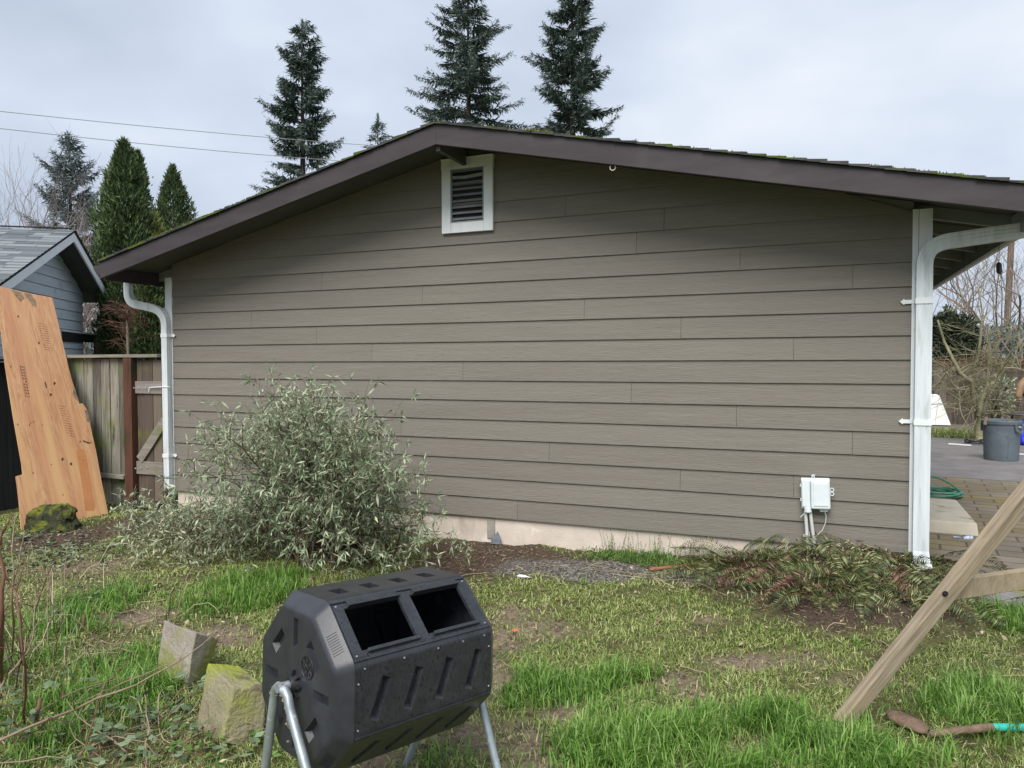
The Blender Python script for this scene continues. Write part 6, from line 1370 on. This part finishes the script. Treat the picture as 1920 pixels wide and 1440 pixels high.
for i, (px, D_, H_, sd_, lb) in enumerate(((1792,21,7.6,71,'bare tree with arching twigs showing below and above the right eave'),(1840,25,8.2,72,'taller bare tree behind the back fence left of the utility pole'),(1925,22,7.6,73,'bare tree behind the fence right of the utility pole'))):
    X_, Y_ = base_at(px, D_); bare('bare_tree', X_, Y_, (H_, .07, .55, 3), sd_, lb, m_bare2, group='bare trees behind the back fence', trunk=[(0,0,1,1),(.3,.1,1,.9)], kmax=4)
for i, (px, D_, top_, sd_, lb, kk) in enumerate(((20,24,318,81,'leafless pale tree at the far left above the shingle roof',4),(92,20,400,82,'pinkish bare shrub in front of the blue-grey spruce',4),(150,19,395,83,'pinkish bare shrub between the spruce and the tallest arborvitae',4),(130,21,400,84,'pinkish bare shrub hiding the lower spruce branches',4))):
    X_, Y_ = base_at(px, D_); bare('bare_tree', X_, Y_, (toph(top_, D_)*1.25, .05, .36, 3), sd_, lb, m_birch, group='bare trees on the left', trunk=[(0,0,1,1),(-.15,-.1,1,1.1),(.25,.1,1,.95),(-.25,.1,1,.95),(.1,-.2,1,.9)], kmax=kk)
# small dead sapling in front of the arborvitae by the gate
X_, Y_ = base_at(241, 11); T = thing('bare_tree', (X_, Y_, 0), 'small dead brown sapling above the fence by the gate', 'bare tree'); tb = MB(); bb = MB(); g_ = random.Random(91); zt_ = toph(575, 11)
tb.tube([(X_, Y_, -.05), (X_+.01, Y_, 1.2), (X_-.01, Y_, zt_-.35), (X_, Y_, zt_)], [.026, .024, .018, .008], 7)
for _ in range(70):
    z_ = zt_-abs(g_.gauss(0, .38)); a = Vector((X_, Y_, z_)); d = Vector((g_.gauss(0,1), g_.gauss(0,1), g_.uniform(.1,1.2))).normalized(); l_ = g_.uniform(.12,.38); b = a+d*l_; bb.tube([a, (a+b)/2+Vector((0,0,-.01)), b], [.006,.004,.002], 3, False)
    for _2 in range(3): d2 = (d+Vector((g_.gauss(0,.6), g_.gauss(0,.6), g_.gauss(0,.5)))).normalized(); c = a.lerp(b, g_.uniform(.4,.9)); bb.tube([c, c+d2*.1, c+d2*.18+Vector((0,0,-.02))], [.003,.0025,.0015], 3, False)
tb.build('trunk', m_bare2, T, fix=False); bb.build('branches', m_cane2, T, fix=False)
# evergreen masses behind the back fence on the right
def bush(x, y, w_, h_, z0, n, seed, label, m, name='evergreen_shrub', cat='shrub', ls=(.10,.22)):
    g_ = np.random.default_rng(seed); T = thing(name, (x, y, 0), label, cat); v = unit(g_.normal(0, 1, (n, 3))); lump = 1+.2*np.sin(v[:, 0]*7+seed)*np.sin(v[:, 2]*6+v[:, 1]*5); r_ = g_.uniform(.45, 1.05, n)[:, None]**.6*lump[:, None]
    P_ = np.array([x, y, z0+h_/2])+v*r_*np.array([w_/2, w_/2, h_/2]); D_ = v+g_.normal(0, .6, (n, 3)); tb = MB()
    for i in range(7): a = g_.uniform(0, 6.28); tb.tube([(x, y, 0), (x+math.cos(a)*w_*.15, y+math.sin(a)*w_*.15, z0+h_*.4), (x+math.cos(a)*w_*.3, y+math.sin(a)*w_*.3, z0+h_*.8)], [.05,.03,.01], 5, False)
    tb.build('trunk', m_bark, T, fix=False); npmesh('crown', leafmesh(P_, D_, g_.normal(0, 1, (n, 3)), g_.uniform(ls[0], ls[1], n), g_.uniform(.03, .07, n)*ls[1]/.22), 4, m, T)
X_, Y_ = base_at(1778, 21); bush(X_, Y_, 1.4, 1.9, 1.0, 9000, 301, 'dark dense evergreen bush over the back fence beside the white downspout', mat('dark_evergreen', [(.014,.022,.012), (.035,.05,.026), (.075,.095,.05)], 1.2, rough=.7, island=.45, contrast=(.2,.8)))
for i, (px, D_, w_, h_, lb, mm) in enumerate(((1868,30,4.5,2.0,'distant grey-green tree clump behind the bare trees',m_spr),(1925,34,6,2.6,'distant dark tree clump at the right edge behind the pole',m_fir),(1790,36,6,2.3,'distant low tree clump behind the dark evergreen bush',m_spr))):
    X_, Y_ = base_at(px, D_); bush(X_, Y_, w_, h_, .6, 5000, 310+i, lb, mm, 'distant_tree', 'tree', (.2,.45))
# low leafy plant at the foot of the bare tree
X_, Y_ = base_at(1868, Dt+1.5); bush(X_, Y_, .8, .9, .35, 500, 320, 'thin leafy shrub against the back fence behind the bin', m_bleaf, ls=(.06,.14))
p = atz(1912, 822, 0); bush(p.x, p.y, .7, .35, -.02, 900, 321, 'low green plant at the right edge below the blue bag', m_weed, 'leafy_plant', 'plant', (.05,.12))
# a far belt of trees closing the horizon behind the fences
g_ = np.random.default_rng(400); n = 24000; ang = g_.uniform(-1.25, 1.45, n); Rb = g_.uniform(80, 100, n); hh = g_.uniform(0, 1, n)**.8*(3.6+1.8*np.sin(ang*13)+1.2*np.sin(ang*31)+.9*np.sin(ang*67))
ctr = np.array([CAM.x, CAM.y]); dirv = -np.sin(ang+YAW)[:, None]*np.array([1,0])+np.cos(ang+YAW)[:, None]*np.array([0,1])
P_ = np.concatenate([ctr+dirv*Rb[:, None], hh[:, None]], 1)
o = npmesh('far_tree_belt', leafmesh(P_, g_.normal(0, 1, (n, 3))+np.array([0,0,.5]), g_.normal(0, 1, (n, 3)), g_.uniform(.8, 1.8, n), g_.uniform(.5, 1.1, n)), 4, m_spr); tag(o, 'far belt of grey-green trees closing the horizon beyond the gardens', 'far trees', kind='stuff')
